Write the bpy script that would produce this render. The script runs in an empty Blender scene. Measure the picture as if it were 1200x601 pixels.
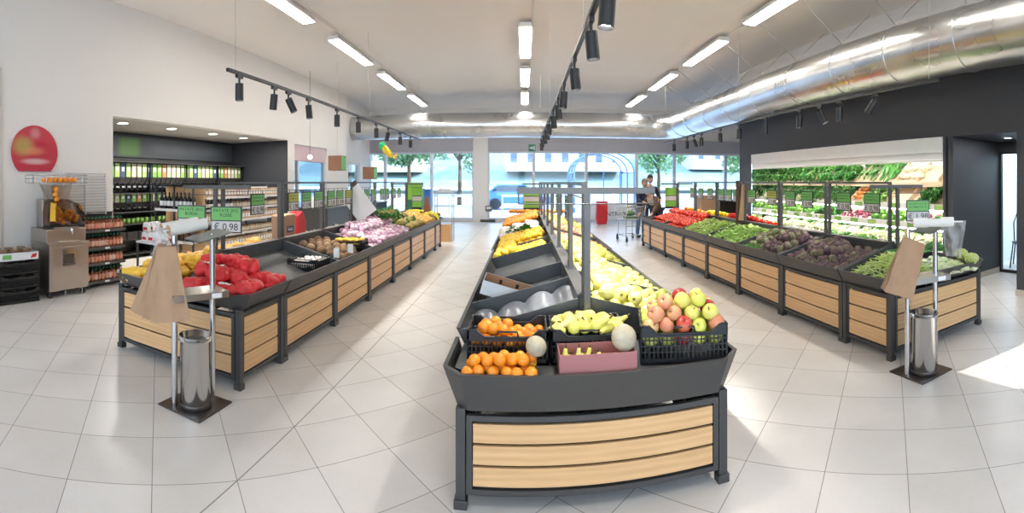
import bpy, math, random
from mathutils import Vector, Matrix, Euler, noise
PI = math.pi
rnd = random.Random(7)
SC = bpy.context.scene
COL = SC.collection

# ------------------------------------------------------------------ camera, world, sun, exposure
EYE = 1.6
FPX = 545.0
cd = bpy.data.cameras.new('camera')
cd.type = 'PANO'
cd.panorama_type = 'CENTRAL_CYLINDRICAL'
cd.central_cylindrical_range_u_min = -614 / FPX
cd.central_cylindrical_range_u_max = (1200 - 614) / FPX
cd.central_cylindrical_range_v_min = -(601 - 213) / FPX
cd.central_cylindrical_range_v_max = 213 / FPX
cd.central_cylindrical_radius = 1.0
cd.clip_start = 0.05
cd.clip_end = 500
cam = bpy.data.objects.new('camera', cd)
cam.location = (0, 0, EYE)
cam.rotation_euler = (PI / 2, 0, 0)
COL.objects.link(cam)
SC.camera = cam

SC.view_settings.view_transform = 'Standard'
SC.view_settings.look = 'None'
SC.view_settings.gamma = 1.0
SC.view_settings.use_curve_mapping = False
SC.view_settings.exposure = 0.62
try:
    SC.cycles.use_denoising = True
    SC.cycles.max_bounces = 10
    SC.cycles.diffuse_bounces = 5
    SC.cycles.transparent_max_bounces = 24
    SC.cycles.sample_clamp_indirect = 6.0
    SC.cycles.caustics_reflective = False
    SC.cycles.caustics_refractive = False
except Exception:
    pass

SKY_STRENGTH = 3.9
FIXTURE_EMIT = 24.0
SPOT_WATTS = 60.0
w = bpy.data.worlds.new('world'); SC.world = w
w.use_nodes = True
nt = w.node_tree; nt.nodes.clear()
wo = nt.nodes.new('ShaderNodeOutputWorld'); bg = nt.nodes.new('ShaderNodeBackground')
tc = nt.nodes.new('ShaderNodeTexCoord'); sx = nt.nodes.new('ShaderNodeSeparateXYZ'); cr = nt.nodes.new('ShaderNodeValToRGB')
cr.color_ramp.elements[0].position = 0.0; cr.color_ramp.elements[0].color = (0.72, 0.86, 1.0, 1)
cr.color_ramp.elements[1].position = 0.7; cr.color_ramp.elements[1].color = (0.42, 0.62, 1.0, 1)
nt.links.new(tc.outputs['Generated'], sx.inputs[0]); nt.links.new(sx.outputs['Z'], cr.inputs[0])
nt.links.new(cr.outputs[0], bg.inputs[0]); bg.inputs[1].default_value = SKY_STRENGTH
nt.links.new(bg.outputs[0], wo.inputs[0])

sd = bpy.data.lights.new('sun', 'SUN'); sd.energy = 4.0; sd.angle = 0.009; sd.color = (1, 0.94, 0.85)
sun = bpy.data.objects.new('sun', sd); COL.objects.link(sun)
SUN_DIR = Vector((-1.0, 0.16, -0.82)).normalized()
sun.rotation_euler = SUN_DIR.to_track_quat('-Z', 'Y').to_euler()
sun.location = (20, -3, 15)

# ------------------------------------------------------------------ helpers
def lin(r, g, b):
    f = lambda c: (c / 255) / 12.92 if c <= 10 else (((c / 255) + 0.055) / 1.055) ** 2.4
    return (f(r), f(g), f(b), 1)

class N:
    """tiny node helper"""
    def __init__(s, name):
        s.m = bpy.data.materials.new(name); s.m.use_nodes = True
        s.t = s.m.node_tree; s.t.nodes.clear()
        s.out = s.t.nodes.new('ShaderNodeOutputMaterial')
    def n(s, kind, **kw):
        x = s.t.nodes.new(kind)
        for k, v in kw.items(): setattr(x, k, v)
        return x
    def l(s, a, b): s.t.links.new(a, b)
    def val(s, sock, v):
        if isinstance(v, bpy.types.NodeSocket): s.l(v, sock)
        else: sock.default_value = v
    def math(s, op, a, b=0.0, c=None):
        x = s.n('ShaderNodeMath', operation=op); s.val(x.inputs[0], a); s.val(x.inputs[1], b)
        if c is not None: s.val(x.inputs[2], c)
        return x.outputs[0]
    def mix(s, f, a, b):
        x = s.n('ShaderNodeMix', data_type='RGBA'); s.val(x.inputs[0], f); s.val(x.inputs[6], a); s.val(x.inputs[7], b)
        return x.outputs[2]
    def coord(s, which='Object', scale=(1, 1, 1)):
        c = s.n('ShaderNodeTexCoord'); mp = s.n('ShaderNodeMapping'); mp.inputs['Scale'].default_value = scale
        s.l(c.outputs[which], mp.inputs[0]); return mp.outputs[0]
    def noise(s, vec, scale, detail=3, out='Fac'):
        x = s.n('ShaderNodeTexNoise'); x.inputs['Scale'].default_value = scale; x.inputs['Detail'].default_value = detail
        if vec is not None: s.l(vec, x.inputs['Vector'])
        return x.outputs[out]
    def ramp(s, fac, stops):
        x = s.n('ShaderNodeValToRGB'); e = x.color_ramp.elements
        e[0].position, e[0].color = stops[0]; e[1].position, e[1].color = stops[-1]
        for p, c in stops[1:-1]:
            k = e.new(p); k.color = c
        s.l(fac, x.inputs[0]); return x.outputs[0]
    def bump(s, h, strength=0.3, dist=0.01):
        x = s.n('ShaderNodeBump'); x.inputs['Strength'].default_value = strength; x.inputs['Distance'].default_value = dist
        s.l(h, x.inputs['Height']); return x.outputs[0]
    def pbr(s, color, rough=0.5, metal=0.0, normal=None, **kw):
        p = s.n('ShaderNodeBsdfPrincipled')
        s.val(p.inputs['Base Color'], color); s.val(p.inputs['Roughness'], rough); s.val(p.inputs['Metallic'], metal)
        if normal is not None: s.l(normal, p.inputs['Normal'])
        for k, v in kw.items(): s.val(p.inputs[k.replace('_', ' ')], v)
        s.l(p.outputs[0], s.out.inputs[0]); return s.m

def plain(name, c, rough=0.5, metal=0.0, nscale=8.0, var=0.08, bump=0.0, **kw):
    """a procedural material: colour with slight mottling"""
    s = N(name); v = s.coord()
    f = s.noise(v, nscale)
    a = tuple(max(0, x * (1 - var)) for x in c[:3]) + (1,); b = tuple(min(1, x * (1 + var)) for x in c[:3]) + (1,)
    col = s.mix(f, a, b)
    nm = s.bump(s.noise(v, nscale * 4), bump, 0.01) if bump else None
    return s.pbr(col, rough, metal, nm, **kw)

def fruit(name, stops, rough=0.4, nscale=5.0, bump=0.1, bscale=60, dist=0.003, **kw):
    """colour varies within the fruit and from fruit to fruit"""
    s = N(name); v = s.coord()
    oi = s.n('ShaderNodeObjectInfo')
    va = s.n('ShaderNodeVectorMath', operation='ADD'); s.l(v, va.inputs[0])
    cm = s.n('ShaderNodeCombineXYZ'); r10 = s.math('MULTIPLY', oi.outputs['Random'], 37.0)
    s.l(r10, cm.inputs[0]); s.l(r10, cm.inputs[1]); s.l(cm.outputs[0], va.inputs[1])
    f = s.noise(va.outputs[0], nscale, 3)
    f = s.math('ADD', s.math('MULTIPLY', s.math('SUBTRACT', f, 0.5), 1.1), s.math('ADD', s.math('MULTIPLY', oi.outputs['Random'], 0.6), 0.2))
    col = s.ramp(f, stops)
    return s.pbr(col, rough, 0, s.bump(s.noise(va.outputs[0], bscale, 2), bump, dist), **kw)

class MB:
    """collects shapes, builds ONE mesh object"""
    def __init__(s): s.v = []; s.f = []; s.m = []; s.sm = []
    def add(s, vs, fs, mi=0, smooth=False, M=None):
        b = len(s.v)
        s.v += [tuple(M @ Vector(p)) for p in vs] if M is not None else [tuple(p) for p in vs]
        for f in fs: s.f.append(tuple(i + b for i in f)); s.m.append(mi); s.sm.append(smooth)
        return s
    def box(s, x0, x1, y0, y1, z0, z1, mi=0, M=None):
        vs = [(x0,y0,z0),(x1,y0,z0),(x1,y1,z0),(x0,y1,z0),(x0,y0,z1),(x1,y0,z1),(x1,y1,z1),(x0,y1,z1)]
        return s.add(vs, [(0,3,2,1),(4,5,6,7),(0,1,5,4),(1,2,6,5),(2,3,7,6),(3,0,4,7)], mi, False, M)
    def cbox(s, c, d, mi=0, M=None):
        return s.box(c[0]-d[0]/2, c[0]+d[0]/2, c[1]-d[1]/2, c[1]+d[1]/2, c[2]-d[2]/2, c[2]+d[2]/2, mi, M)
    def prism(s, poly, a, b, axis='z', mi=0, M=None):
        """poly is a list of 2-D points (counter-clockwise), extruded from a to b along axis"""
        n = len(poly)
        def P(p, t):
            return (p[0], p[1], t) if axis == 'z' else ((p[0], t, p[1]) if axis == 'y' else (t, p[0], p[1]))
        vs = [P(p, a) for p in poly] + [P(p, b) for p in poly]
        fs = [tuple(range(n))[::-1], tuple(range(n, 2*n))] + [(i, (i+1) % n, (i+1) % n + n, i + n) for i in range(n)]
        return s.add(vs, fs, mi, False, M)
    def cyl(s, p0, p1, r0, r1=None, n=12, mi=0, cap=True, smooth=True, M=None):
        r1 = r0 if r1 is None else r1
        p0 = Vector(p0); p1 = Vector(p1); d = (p1 - p0)
        if d.length < 1e-9: return s
        q = d.to_track_quat('Z', 'Y').to_matrix()
        vs = []
        for p, r in ((p0, r0), (p1, r1)):
            for i in range(n):
                a = 2*PI*i/n; vs.append(p + q @ Vector((math.cos(a)*r, math.sin(a)*r, 0)))
        fs = [(i, (i+1) % n, (i+1) % n + n, i + n) for i in range(n)]
        s.add(vs, fs, mi, smooth, M)
        if cap: s.add(vs[:n], [tuple(range(n))[::-1]], mi, False, M); s.add(vs[n:], [tuple(range(n))], mi, False, M)
        return s
    def tube(s, pts, r, n=8, mi=0, close=False, M=None, taper=None):
        pts = [Vector(p) for p in pts]; k = len(pts); vs = []; up = Vector((0.13, 0.31, 0.94))
        for i, p in enumerate(pts):
            if close: d = pts[(i+1) % k] - pts[i-1]
            else: d = pts[min(i+1, k-1)] - pts[max(i-1, 0)]
            d.normalize(); a = d.cross(up)
            if a.length < 1e-4: a = d.cross(Vector((1, 0, 0)))
            a.normalize(); b = d.cross(a)
            rr = r * (taper[i] if taper else 1)
            for j in range(n):
                t = 2*PI*j/n; vs.append(p + a*math.cos(t)*rr + b*math.sin(t)*rr)
        fs = []
        for i in range(k if close else k-1):
            i2 = (i+1) % k
            for j in range(n): fs.append((i*n+j, i*n+(j+1) % n, i2*n+(j+1) % n, i2*n+j))
        if not close: fs += [tuple(range(n))[::-1], tuple(range((k-1)*n, k*n))]
        return s.add(vs, fs, mi, True, M)
    def lathe(s, prof, n=20, mi=0, M=None, smooth=True, fn=None, cap=True):
        """prof: [(r,z)...] bottom to top"""
        vs = []; k = len(prof)
        for r, z in prof:
            for j in range(n):
                a = 2*PI*j/n; q = (r*math.cos(a), r*math.sin(a), z)
                vs.append(fn(q, a) if fn else q)
        fs = []
        for i in range(k-1):
            for j in range(n): fs.append((i*n+j, i*n+(j+1) % n, (i+1)*n+(j+1) % n, (i+1)*n+j))
        if cap and prof[0][0] > 1e-5: fs.append(tuple(range(n))[::-1])
        if cap and prof[-1][0] > 1e-5: fs.append(tuple(range((k-1)*n, k*n)))
        return s.add(vs, fs, mi, smooth, M)
    def ball(s, c, r, n=14, k=9, mi=0, sc=(1,1,1), fn=None, M=None):
        vs = []; fs = []
        for i in range(k+1):
            ph = PI*i/k - PI/2
            for j in range(n):
                a = 2*PI*j/n; d = Vector((math.cos(ph)*math.cos(a), math.cos(ph)*math.sin(a), math.sin(ph)))
                q = fn(d) if fn else 1.0
                vs.append((c[0]+d.x*r*sc[0]*q, c[1]+d.y*r*sc[1]*q, c[2]+d.z*r*sc[2]*q))
        for i in range(k):
            for j in range(n): fs.append((i*n+j, i*n+(j+1) % n, (i+1)*n+(j+1) % n, (i+1)*n+j))
        return s.add(vs, fs, mi, True, M)
    def build(s, name, mats, parent=None, loc=None, bevel=0, **tags):
        me = bpy.data.meshes.new(name); me.from_pydata(s.v, [], s.f)
        if not isinstance(mats, (list, tuple)): mats = [mats]
        for m in mats: me.materials.append(m)
        me.polygons.foreach_set('material_index', s.m); me.polygons.foreach_set('use_smooth', s.sm)
        me.update()
        o = bpy.data.objects.new(name, me); COL.objects.link(o)
        if loc is not None: o.location = loc
        if parent is not None: o.parent = parent
        if bevel:
            b = o.modifiers.new('bevel', 'BEVEL'); b.width = bevel; b.segments = 2; b.limit_method = 'ANGLE'
        for k, v in tags.items(): o[k] = v
        return o

def tag(o, label=None, cat=None, group=None, kind=None):
    if label: o['label'] = label
    if cat: o['category'] = cat
    if group: o['group'] = group
    if kind: o['kind'] = kind
    return o

def root(name, label, cat, loc=(0,0,0), rz=0.0, group=None):
    o = bpy.data.objects.new(name, None); COL.objects.link(o); o.empty_display_size = 0.1
    o.location = loc; o.rotation_euler = (0, 0, rz)
    return tag(o, label, cat, group)

def copy_tree(o, parent=None):
    c = o.copy(); COL.objects.link(c)
    if parent is not None: c.parent = parent
    for ch in list(o.children): copy_tree(ch, c)
    return c

class Proto:
    """the first call hands out the original, later calls hand out copies"""
    def __init__(s, o): s.o = o; s.used = False
    def __call__(s, loc, rot=(0,0,0), sc=1.0, label=None, cat=None, group=None):
        o = s.o if not s.used else copy_tree(s.o)
        s.used = True
        o.location = loc; o.rotation_euler = rot
        o.scale = (sc, sc, sc) if isinstance(sc, (int, float)) else sc
        if 'group' in o and not group: del o['group']
        return tag(o, label, cat, group)

def text(name, body, size, mat, parent, loc, rot=(PI/2, 0, 0), ext=0.0008, align='CENTER'):
    c = bpy.data.curves.new(name, 'FONT'); c.body = body; c.size = size; c.extrude = ext
    c.align_x = align; c.align_y = 'CENTER'; c.materials.append(mat)
    t = bpy.data.objects.new(name, c); COL.objects.link(t); bpy.context.view_layer.update()
    me = bpy.data.meshes.new_from_object(t.evaluated_get(bpy.context.evaluated_depsgraph_get()))
    bpy.data.objects.remove(t)
    if not me.materials: me.materials.append(mat)
    o = bpy.data.objects.new(name, me); COL.objects.link(o); o.parent = parent; o.location = loc; o.rotation_euler = rot
    return o

def struct(mb, name, mat, **k):
    o = mb.build(name, mat, **k); o['kind'] = 'structure'; return o

# ------------------------------------------------------------------ materials
m_white = plain('wall_paint', (0.74, 0.71, 0.675, 1), 0.8, nscale=1.5, var=0.02, bump=0.03)
m_ceil = plain('ceiling_paint', (0.86, 0.815, 0.765, 1), 0.75, nscale=0.8, var=0.02)
m_dark = plain('anthracite_paint', (0.040, 0.041, 0.047, 1), 0.6, nscale=1.2, var=0.08)
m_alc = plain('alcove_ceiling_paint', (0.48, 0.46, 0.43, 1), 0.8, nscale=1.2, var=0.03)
m_steel = plain('dark_grey_steel', (0.050, 0.048, 0.046, 1), 0.42, 0.0, nscale=20, var=0.1)
m_tray = plain('tray_grey_steel', (0.085, 0.088, 0.09, 1), 0.35, 0.3, nscale=10, var=0.12)
m_frame = plain('frame_grey_steel', (0.11, 0.105, 0.10, 1), 0.4, 0.4, nscale=20, var=0.08)
m_black = plain('black_plastic', (0.014, 0.014, 0.015, 1), 0.4, nscale=20, var=0.1)
m_chrome = plain('polished_steel', (0.62, 0.61, 0.60, 1), 0.14, 1.0, nscale=4, var=0.05)
m_inox = plain('brushed_steel', (0.50, 0.46, 0.42, 1), 0.32, 1.0, nscale=6, var=0.08)
m_plate = plain('brown_steel_plate', (0.10, 0.085, 0.075, 1), 0.35, 0.6, nscale=6, var=0.1)
m_paper = plain('white_paper', (0.80, 0.80, 0.78, 1), 0.7, nscale=10, var=0.03)
m_kraft = plain('kraft_paper', (0.42, 0.26, 0.155, 1), 0.8, nscale=14, var=0.10, bump=0.25)
m_card = plain('brown_cardboard', (0.40, 0.24, 0.14, 1), 0.85, nscale=20, var=0.08)
m_wcard = plain('white_cardboard', (0.66, 0.68, 0.68, 1), 0.7, nscale=15, var=0.04)
m_green = plain('green_sign_card', (0.15, 0.42, 0.10, 1), 0.5, nscale=6, var=0.1)
m_ygreen = plain('yellow_sign_card', (0.42, 0.42, 0.05, 1), 0.5, nscale=6, var=0.1)
m_digit = plain('digit_card', (0.60, 0.58, 0.56, 1), 0.6, nscale=30, var=0.06)
m_ink = plain('ink', (0.02, 0.03, 0.02, 1), 0.6)
m_red = plain('red_plastic', (0.55, 0.02, 0.03, 1), 0.4, var=0.06)
m_blue = plain('blue_plastic', (0.04, 0.16, 0.50, 1), 0.4)
m_alu = plain('white_aluminium', (0.62, 0.64, 0.66, 1), 0.4, nscale=5, var=0.03)
m_shutter = plain('grey_shutter', (0.40, 0.39, 0.42, 1), 0.6, nscale=5, var=0.04)
m_rail = plain('shelf_edge_white', (0.75, 0.74, 0.72, 1), 0.4, nscale=5, var=0.04)

def wood_mat(name, c0, c1):
    s = N(name); v = s.coord('Object', (1.2, 1.2, 14))
    f = s.noise(v, 3.0, 5); oi = s.n('ShaderNodeObjectInfo')
    wv = s.n('ShaderNodeTexWave', wave_type='BANDS', bands_direction='Z'); wv.inputs['Scale'].default_value = 0.6
    wv.inputs['Distortion'].default_value = 6; wv.inputs['Detail'].default_value = 3; s.l(v, wv.inputs['Vector'])
    g = s.math('ADD', s.math('MULTIPLY', f, 0.75), s.math('MULTIPLY', wv.outputs['Fac'], 0.25))
    col = s.ramp(g, [(0.25, c0), (0.75, c1)])
    return s.pbr(col, 0.42, 0, s.bump(f, 0.08, 0.004))
m_wood = wood_mat('light_oak_laminate', (0.58, 0.34, 0.155, 1), (0.70, 0.44, 0.215, 1))
m_pale = wood_mat('pale_pine', (0.50, 0.36, 0.22, 1), (0.68, 0.53, 0.36, 1))

def floor_mat():
    s = N('floor_tiles_diagonal')
    g = s.n('ShaderNodeNewGeometry'); sp = s.n('ShaderNodeSeparateXYZ'); s.l(g.outputs['Position'], sp.inputs[0])
    x, y = sp.outputs[0], sp.outputs[1]; q = 0.70710678; T = 0.454
    right = s.math('GREATER_THAN', x, 0.36)
    u = s.math('MULTIPLY', s.math('ADD', x, y), q); v = s.math('MULTIPLY', s.math('SUBTRACT', y, x), q)
    u0 = s.math('ADD', 0.8726, s.math('MULTIPLY', right, 3.4508 - 0.8726)); v0 = s.math('ADD', 2.909, s.math('MULTIPLY', right, -0.1004 - 2.909))
    uu = s.math('DIVIDE', s.math('SUBTRACT', u, u0), T); vv = s.math('DIVIDE', s.math('SUBTRACT', v, v0), T)
    def edge(a): return s.math('ABSOLUTE', s.math('SUBTRACT', s.math('SUBTRACT', a, s.math('FLOOR', a)), 0.5))
    d = s.math('MAXIMUM', edge(uu), edge(vv))
    grout = s.math('GREATER_THAN', d, 0.4950)
    joint = s.math('LESS_THAN', s.math('ABSOLUTE', s.math('ADD', x, 1.44)), 0.004)
    mask = s.math('MAXIMUM', grout, joint)
    cm = s.n('ShaderNodeCombineXYZ'); s.l(s.math('FLOOR', uu), cm.inputs[0]); s.l(s.math('FLOOR', vv), cm.inputs[1])
    wn = s.n('ShaderNodeTexWhiteNoise'); s.l(cm.outputs[0], wn.inputs['Vector'])
    n1 = s.noise(g.outputs['Position'], 2.3, 6); n2 = s.noise(g.outputs['Position'], 30, 3)
    f = s.math('ADD', s.math('MULTIPLY', wn.outputs['Value'], 0.25), s.math('ADD', s.math('MULTIPLY', n1, 0.6), s.math('MULTIPLY', n2, 0.15)))
    col = s.ramp(f, [(0.2, (0.60, 0.555, 0.505, 1)), (0.8, (0.77, 0.725, 0.675, 1))])
    col = s.mix(mask, col, (0.27, 0.24, 0.215, 1))
    rough = s.math('ADD', 0.24, s.math('ADD', s.math('MULTIPLY', n1, 0.15), s.math('MULTIPLY', mask, 0.4)))
    return s.pbr(col, rough, 0, s.bump(s.math('MULTIPLY', mask, -1.0), 0.4, 0.002))
m_floor = floor_mat()

def glass_mat(name, tint, gloss=0.08):
    s = N(name); t = s.n('ShaderNodeBsdfTransparent'); t.inputs[0].default_value = tint
    g = s.n('ShaderNodeBsdfGlossy'); g.inputs['Roughness'].default_value = 0.03
    f = s.n('ShaderNodeFresnel'); f.inputs[0].default_value = 1.45
    mx = s.n('ShaderNodeMixShader'); s.l(s.math('MULTIPLY', f.outputs[0], gloss*10), mx.inputs[0]); s.l(t.outputs[0], mx.inputs[1]); s.l(g.outputs[0], mx.inputs[2])
    s.l(mx.outputs[0], s.out.inputs[0]); return s.m
m_glass = glass_mat('window_glass', (0.90, 0.97, 1.0, 1))
m_clear = glass_mat('clear_plastic', (0.80, 0.82, 0.82, 1), 0.10)

def emit_mat(name, c, e):
    s = N(name); x = s.n('ShaderNodeEmission'); x.inputs[0].default_value = c; x.inputs[1].default_value = e
    s.l(x.outputs[0], s.out.inputs[0]); return s.m
m_tube = emit_mat('lit_diffuser', (1.0, 0.96, 0.90, 1), FIXTURE_EMIT)
m_down = emit_mat('lit_downlight', (1.0, 0.95, 0.88, 1), 14.0)
m_cool = emit_mat('lit_fridge_strip', (1.0, 0.98, 0.94, 1), 30.0)
# ------------------------------------------------------------------ the room
CZ = 4.55
WL, WR, BY = -5.9, 5.7, 18.6
b = MB().box(-8.2, 11.5, -5.0, BY+0.15, -0.12, 0.0); struct(b, 'floor', m_floor)
b = MB().box(-8.2, 5.95, -5.0, BY+0.15, CZ, CZ+0.12).box(5.95, 11.5, 3.0, BY+0.15, CZ, CZ+0.12); struct(b, 'ceiling', m_ceil)
# left wall: painted, with the alcove opening and two windows further on
T = 0.2
b = MB()
b.box(WL-T, WL, -5, 4.84, 0, CZ).box(WL-T, WL, 4.84, 10.6, 2.68, CZ).box(WL-T, WL, 10.6, 10.97, 0, CZ)
b.box(WL-T, WL, 10.97, 13.07, 2.62, CZ).box(WL-T, WL, 10.97, 13.07, 0, 0.35).box(WL-T, WL, 13.07, 14.7, 0, CZ)
M1 = Matrix.Translation((WL, 14.7, 0)) @ Matrix.Rotation(0.125, 4, 'Z')
b.box(-T, 0, 0, 0.25, 0, CZ, M=M1).box(-T, 0, 0.25, 2.0, 2.3, CZ, M=M1).box(-T, 0, 0.25, 2.0, 0, 0.35, M=M1).box(-T, 0, 2.0, 4.1, 0, CZ, M=M1)
struct(b, 'wall_left', m_white)
b = MB().box(-8.1, -7.7, 4.4, 11.0, 0, 3.0).box(-7.7, WL-T, 10.6, 10.9, 0, 2.9).box(-7.7, WL-T, 4.54, 4.84, 0, 2.9)
b.box(WL-T, WL-0.002, 10.58, 10.6, 0, 2.68)
struct(b, 'wall_alcove', plain('alcove_blue_black_paint', (0.018, 0.020, 0.026, 1), 0.6, nscale=1.2, var=0.08))
b = MB().box(-7.7, WL-T+0.001, 4.84, 10.6, 2.68, 2.86); struct(b, 'ceiling_alcove', m_alc)
b = MB().box(-7.72, -7.66, 4.9, 10.55, 2.14, 2.60, 0)
gb = struct(b, 'trim_1', None)
def header_mat():
    s = N('alcove_header_board'); g = s.n('ShaderNodeNewGeometry'); sp = s.n('ShaderNodeSeparateXYZ'); s.l(g.outputs['Position'], sp.inputs[0])
    def band(v, a, bb, w_):
        x = s.n('ShaderNodeMapRange', interpolation_type='SMOOTHSTEP'); s.l(v, x.inputs[0]); x.inputs[1].default_value = a - w_; x.inputs[2].default_value = a + w_
        y = s.n('ShaderNodeMapRange', interpolation_type='SMOOTHSTEP'); s.l(v, y.inputs[0]); y.inputs[1].default_value = bb - w_; y.inputs[2].default_value = bb + w_
        return s.math('MULTIPLY', x.outputs[0], s.math('SUBTRACT', 1.0, y.outputs[0]))
    patch = s.math('MULTIPLY', band(sp.outputs[1], 6.45, 7.05, 0.12), band(sp.outputs[2], 2.17, 2.56, 0.06))
    n1 = s.noise(g.outputs['Position'], 1.6, 1)
    txt = s.math('MULTIPLY', s.math('MULTIPLY', band(sp.outputs[1], 7.4, 10.2, 0.2), band(sp.outputs[2], 2.26, 2.46, 0.08)), n1)
    c = s.mix(s.math('MULTIPLY', txt, 0.5), (0.035, 0.042, 0.05, 1), (0.13, 0.15, 0.18, 1)); c = s.mix(patch, c, (0.06, 0.13, 0.035, 1))
    return s.pbr(c, 0.6)
gb.data.materials.clear(); gb.data.materials.append(header_mat())
# right wall: anthracite bulkhead over the wall fridge, nook with a glass door
b = MB()
b.box(WR, WR+0.25, 3.20, 11.4, 2.30, 3.5).box(WR, WR+0.25, 10.7, 11.4, 0, 2.30)
b.box(WR, WR+1.5, 4.32, 4.42, 0, 2.30).box(WR, WR+1.6, 2.98, 3.20, 0, 2.4).box(WR+1.35, WR+1.5, 3.2, 3.80, 0, 2.30).box(WR+1.35, WR+1.5, 3.80, 4.32, 2.12, 2.30)
b.box(WR+0.25, 11.4, 11.25, 11.4, 0, 3.5)
b.box(WR, WR+0.25, -5, 1.28, 0, 3.5).box(WR, WR+0.25, 1.28, 1.92, 2.30, 3.5).box(WR, WR+0.25, 1.28, 1.92, 0, 0.95).box(WR, WR+0.25, 1.92, 2.98, 0, 3.5).box(WR, WR+0.25, 2.98, 3.20, 2.4, 3.5)
struct(b, 'wall_right', m_dark)
b = MB().box(WR, WR+0.25, -5, 11.4, 3.5, CZ).box(WR+0.25, 11.4, 11.25, 11.4, 3.5, CZ); struct(b, 'wall_right_upper', m_white)
b = MB().box(WR+0.25, WR+1.5, 3.20, 4.36, 2.30, 2.45); struct(b, 'ceiling_nook', m_dark)
b = MB().box(WR-0.015, WR, 2.98, 3.20, 0, 0.09).box(WR-0.015, WR+1.35, 4.305, 4.32, 0, 0.09).box(WR-0.015, WR+0.4, 3.20, 3.212, 0, 0.09)
struct(b, 'baseboard_right', plain('beige_skirting', (0.55, 0.48, 0.40, 1), 0.5))
b = MB().box(WL, WL+0.03, -4.8, 2.82, 0, 3.2, 0); struct(b, 'trim_2', plain('beige_wall_panel', (0.55, 0.50, 0.46, 1), 0.6))
# room beyond the glass door of the nook
b = MB().box(9.3, 9.4, 3.0, 4.8, 0, 2.6).box(7.2, 9.4, 4.75, 4.85, 0, 2.6).box(7.2, 9.4, 3.0, 3.1, 0, 2.6).box(7.2, 9.4, 3.0, 4.85, 2.6, 2.7)
struct(b, 'wall_back_office', plain('office_wall_paint', (0.72, 0.76, 0.80, 1), 0.7))
# far right wall and the wall behind the viewer (two unseen openings, widened to let in fill light)
b = MB().box(11.3, 11.5, 11.3, BY+0.1, 0, CZ); struct(b, 'wall_far_right', m_white)
b = MB().box(-8.2, -5.9, -5.2, -5, 0, CZ).box(-5.9, 5.7, -5.2, -5, 3.7, CZ).box(-5.9, 5.7, -5.2, -5, 0, 0.3).box(-0.5, 0.1, -5.2, -5, 0.3, 3.7).box(5.7, 8.0, -5.2, -5, 0, CZ)
struct(b, 'wall_rear', m_white)

# back wall: shutter boxes, mullions and big panes
def bx_x(px): return BY * math.tan((px - 614) / FPX)
b = MB().box(-6.6, 11.5, BY, BY+0.15, 3.35, CZ)
b.box(bx_x(555), bx_x(572), BY-0.12, BY+0.15, 0, 3.4)
b.box(-6.6, 11.5, BY, BY+0.15, 0, 0.06)
struct(b, 'wall_back', m_white)
b = MB()
for x0, x1 in ((-6.4, bx_x(555)), (bx_x(572), 11.3)):
    b.box(x0, x1, BY-0.10, BY+0.10, 2.82, 3.36)
    for k in range(5): b.box(x0, x1, BY-0.112, BY-0.10, 2.86+k*0.095, 2.862+k*0.095+0.01)
struct(b, 'trim_3', m_shutter)
win_edges = [(433, 451.4), (451.4, 505.8), (505.8, 555), (572, 625.6), (625.6, 687), (687, 746), (746, 790), (790, 850), (850, 905)]
for i, (a, c) in enumerate(win_edges):
    x0, x1 = bx_x(a), bx_x(c)
    b = MB()
    fw = 0.06
    b.box(x0, x0+fw, BY-0.04, BY+0.06, 0.06, 2.82).box(x1-fw, x1, BY-0.04, BY+0.06, 0.06, 2.82)
    b.box(x0+fw, x1-fw, BY-0.04, BY+0.06, 0.06, 0.16).box(x0+fw, x1-fw, BY-0.04, BY+0.06, 2.74, 2.82)
    wn = struct(b, 'window_%d' % (i+1), m_alu)
    MB().box(x0+fw, x1-fw, BY, BY+0.01, 0.16, 2.74).build('pane', m_glass, wn)
# left wall windows
b = MB()
for y0, y1 in ((10.97, 11.03), (13.01, 13.07), (11.25, 11.31)): b.box(WL-0.12, WL-0.04, y0, y1, 0.35, 2.62)
b.box(WL-0.12, WL-0.04, 10.97, 13.07, 0.35, 0.42).box(WL-0.12, WL-0.04, 10.97, 13.07, 2.55, 2.62)
wn = struct(b, 'window_10', m_alu); MB().box(WL-0.09, WL-0.08, 11.03, 13.01, 0.42, 2.55).build('pane', m_glass, wn)
b = MB().box(WL-0.05, WL-0.035, 11.0, 13.04, 2.2, 2.6).cyl((WL-0.04, 11.0, 2.19), (WL-0.04, 13.04, 2.19), 0.02)
tag(b.build('roller_blind', plain('pink_blind', (0.55, 0.42, 0.44, 1), 0.8)), 'half-lowered pink roller blind in the left wall window', 'blind')
b = MB()
for y0, y1 in ((0.25, 0.31), (1.94, 2.0)): b.box(-0.12, -0.04, y0, y1, 0.35, 2.3, M=M1)
b.box(-0.12, -0.04, 0.25, 2.0, 0.35, 0.42, M=M1).box(-0.12, -0.04, 0.25, 2.0, 2.23, 2.3, M=M1)
wn = struct(b, 'window_11', m_alu); MB().box(-0.09, -0.08, 0.31, 1.94, 0.42, 2.23, M=M1).build('pane', m_glass, wn)
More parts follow.
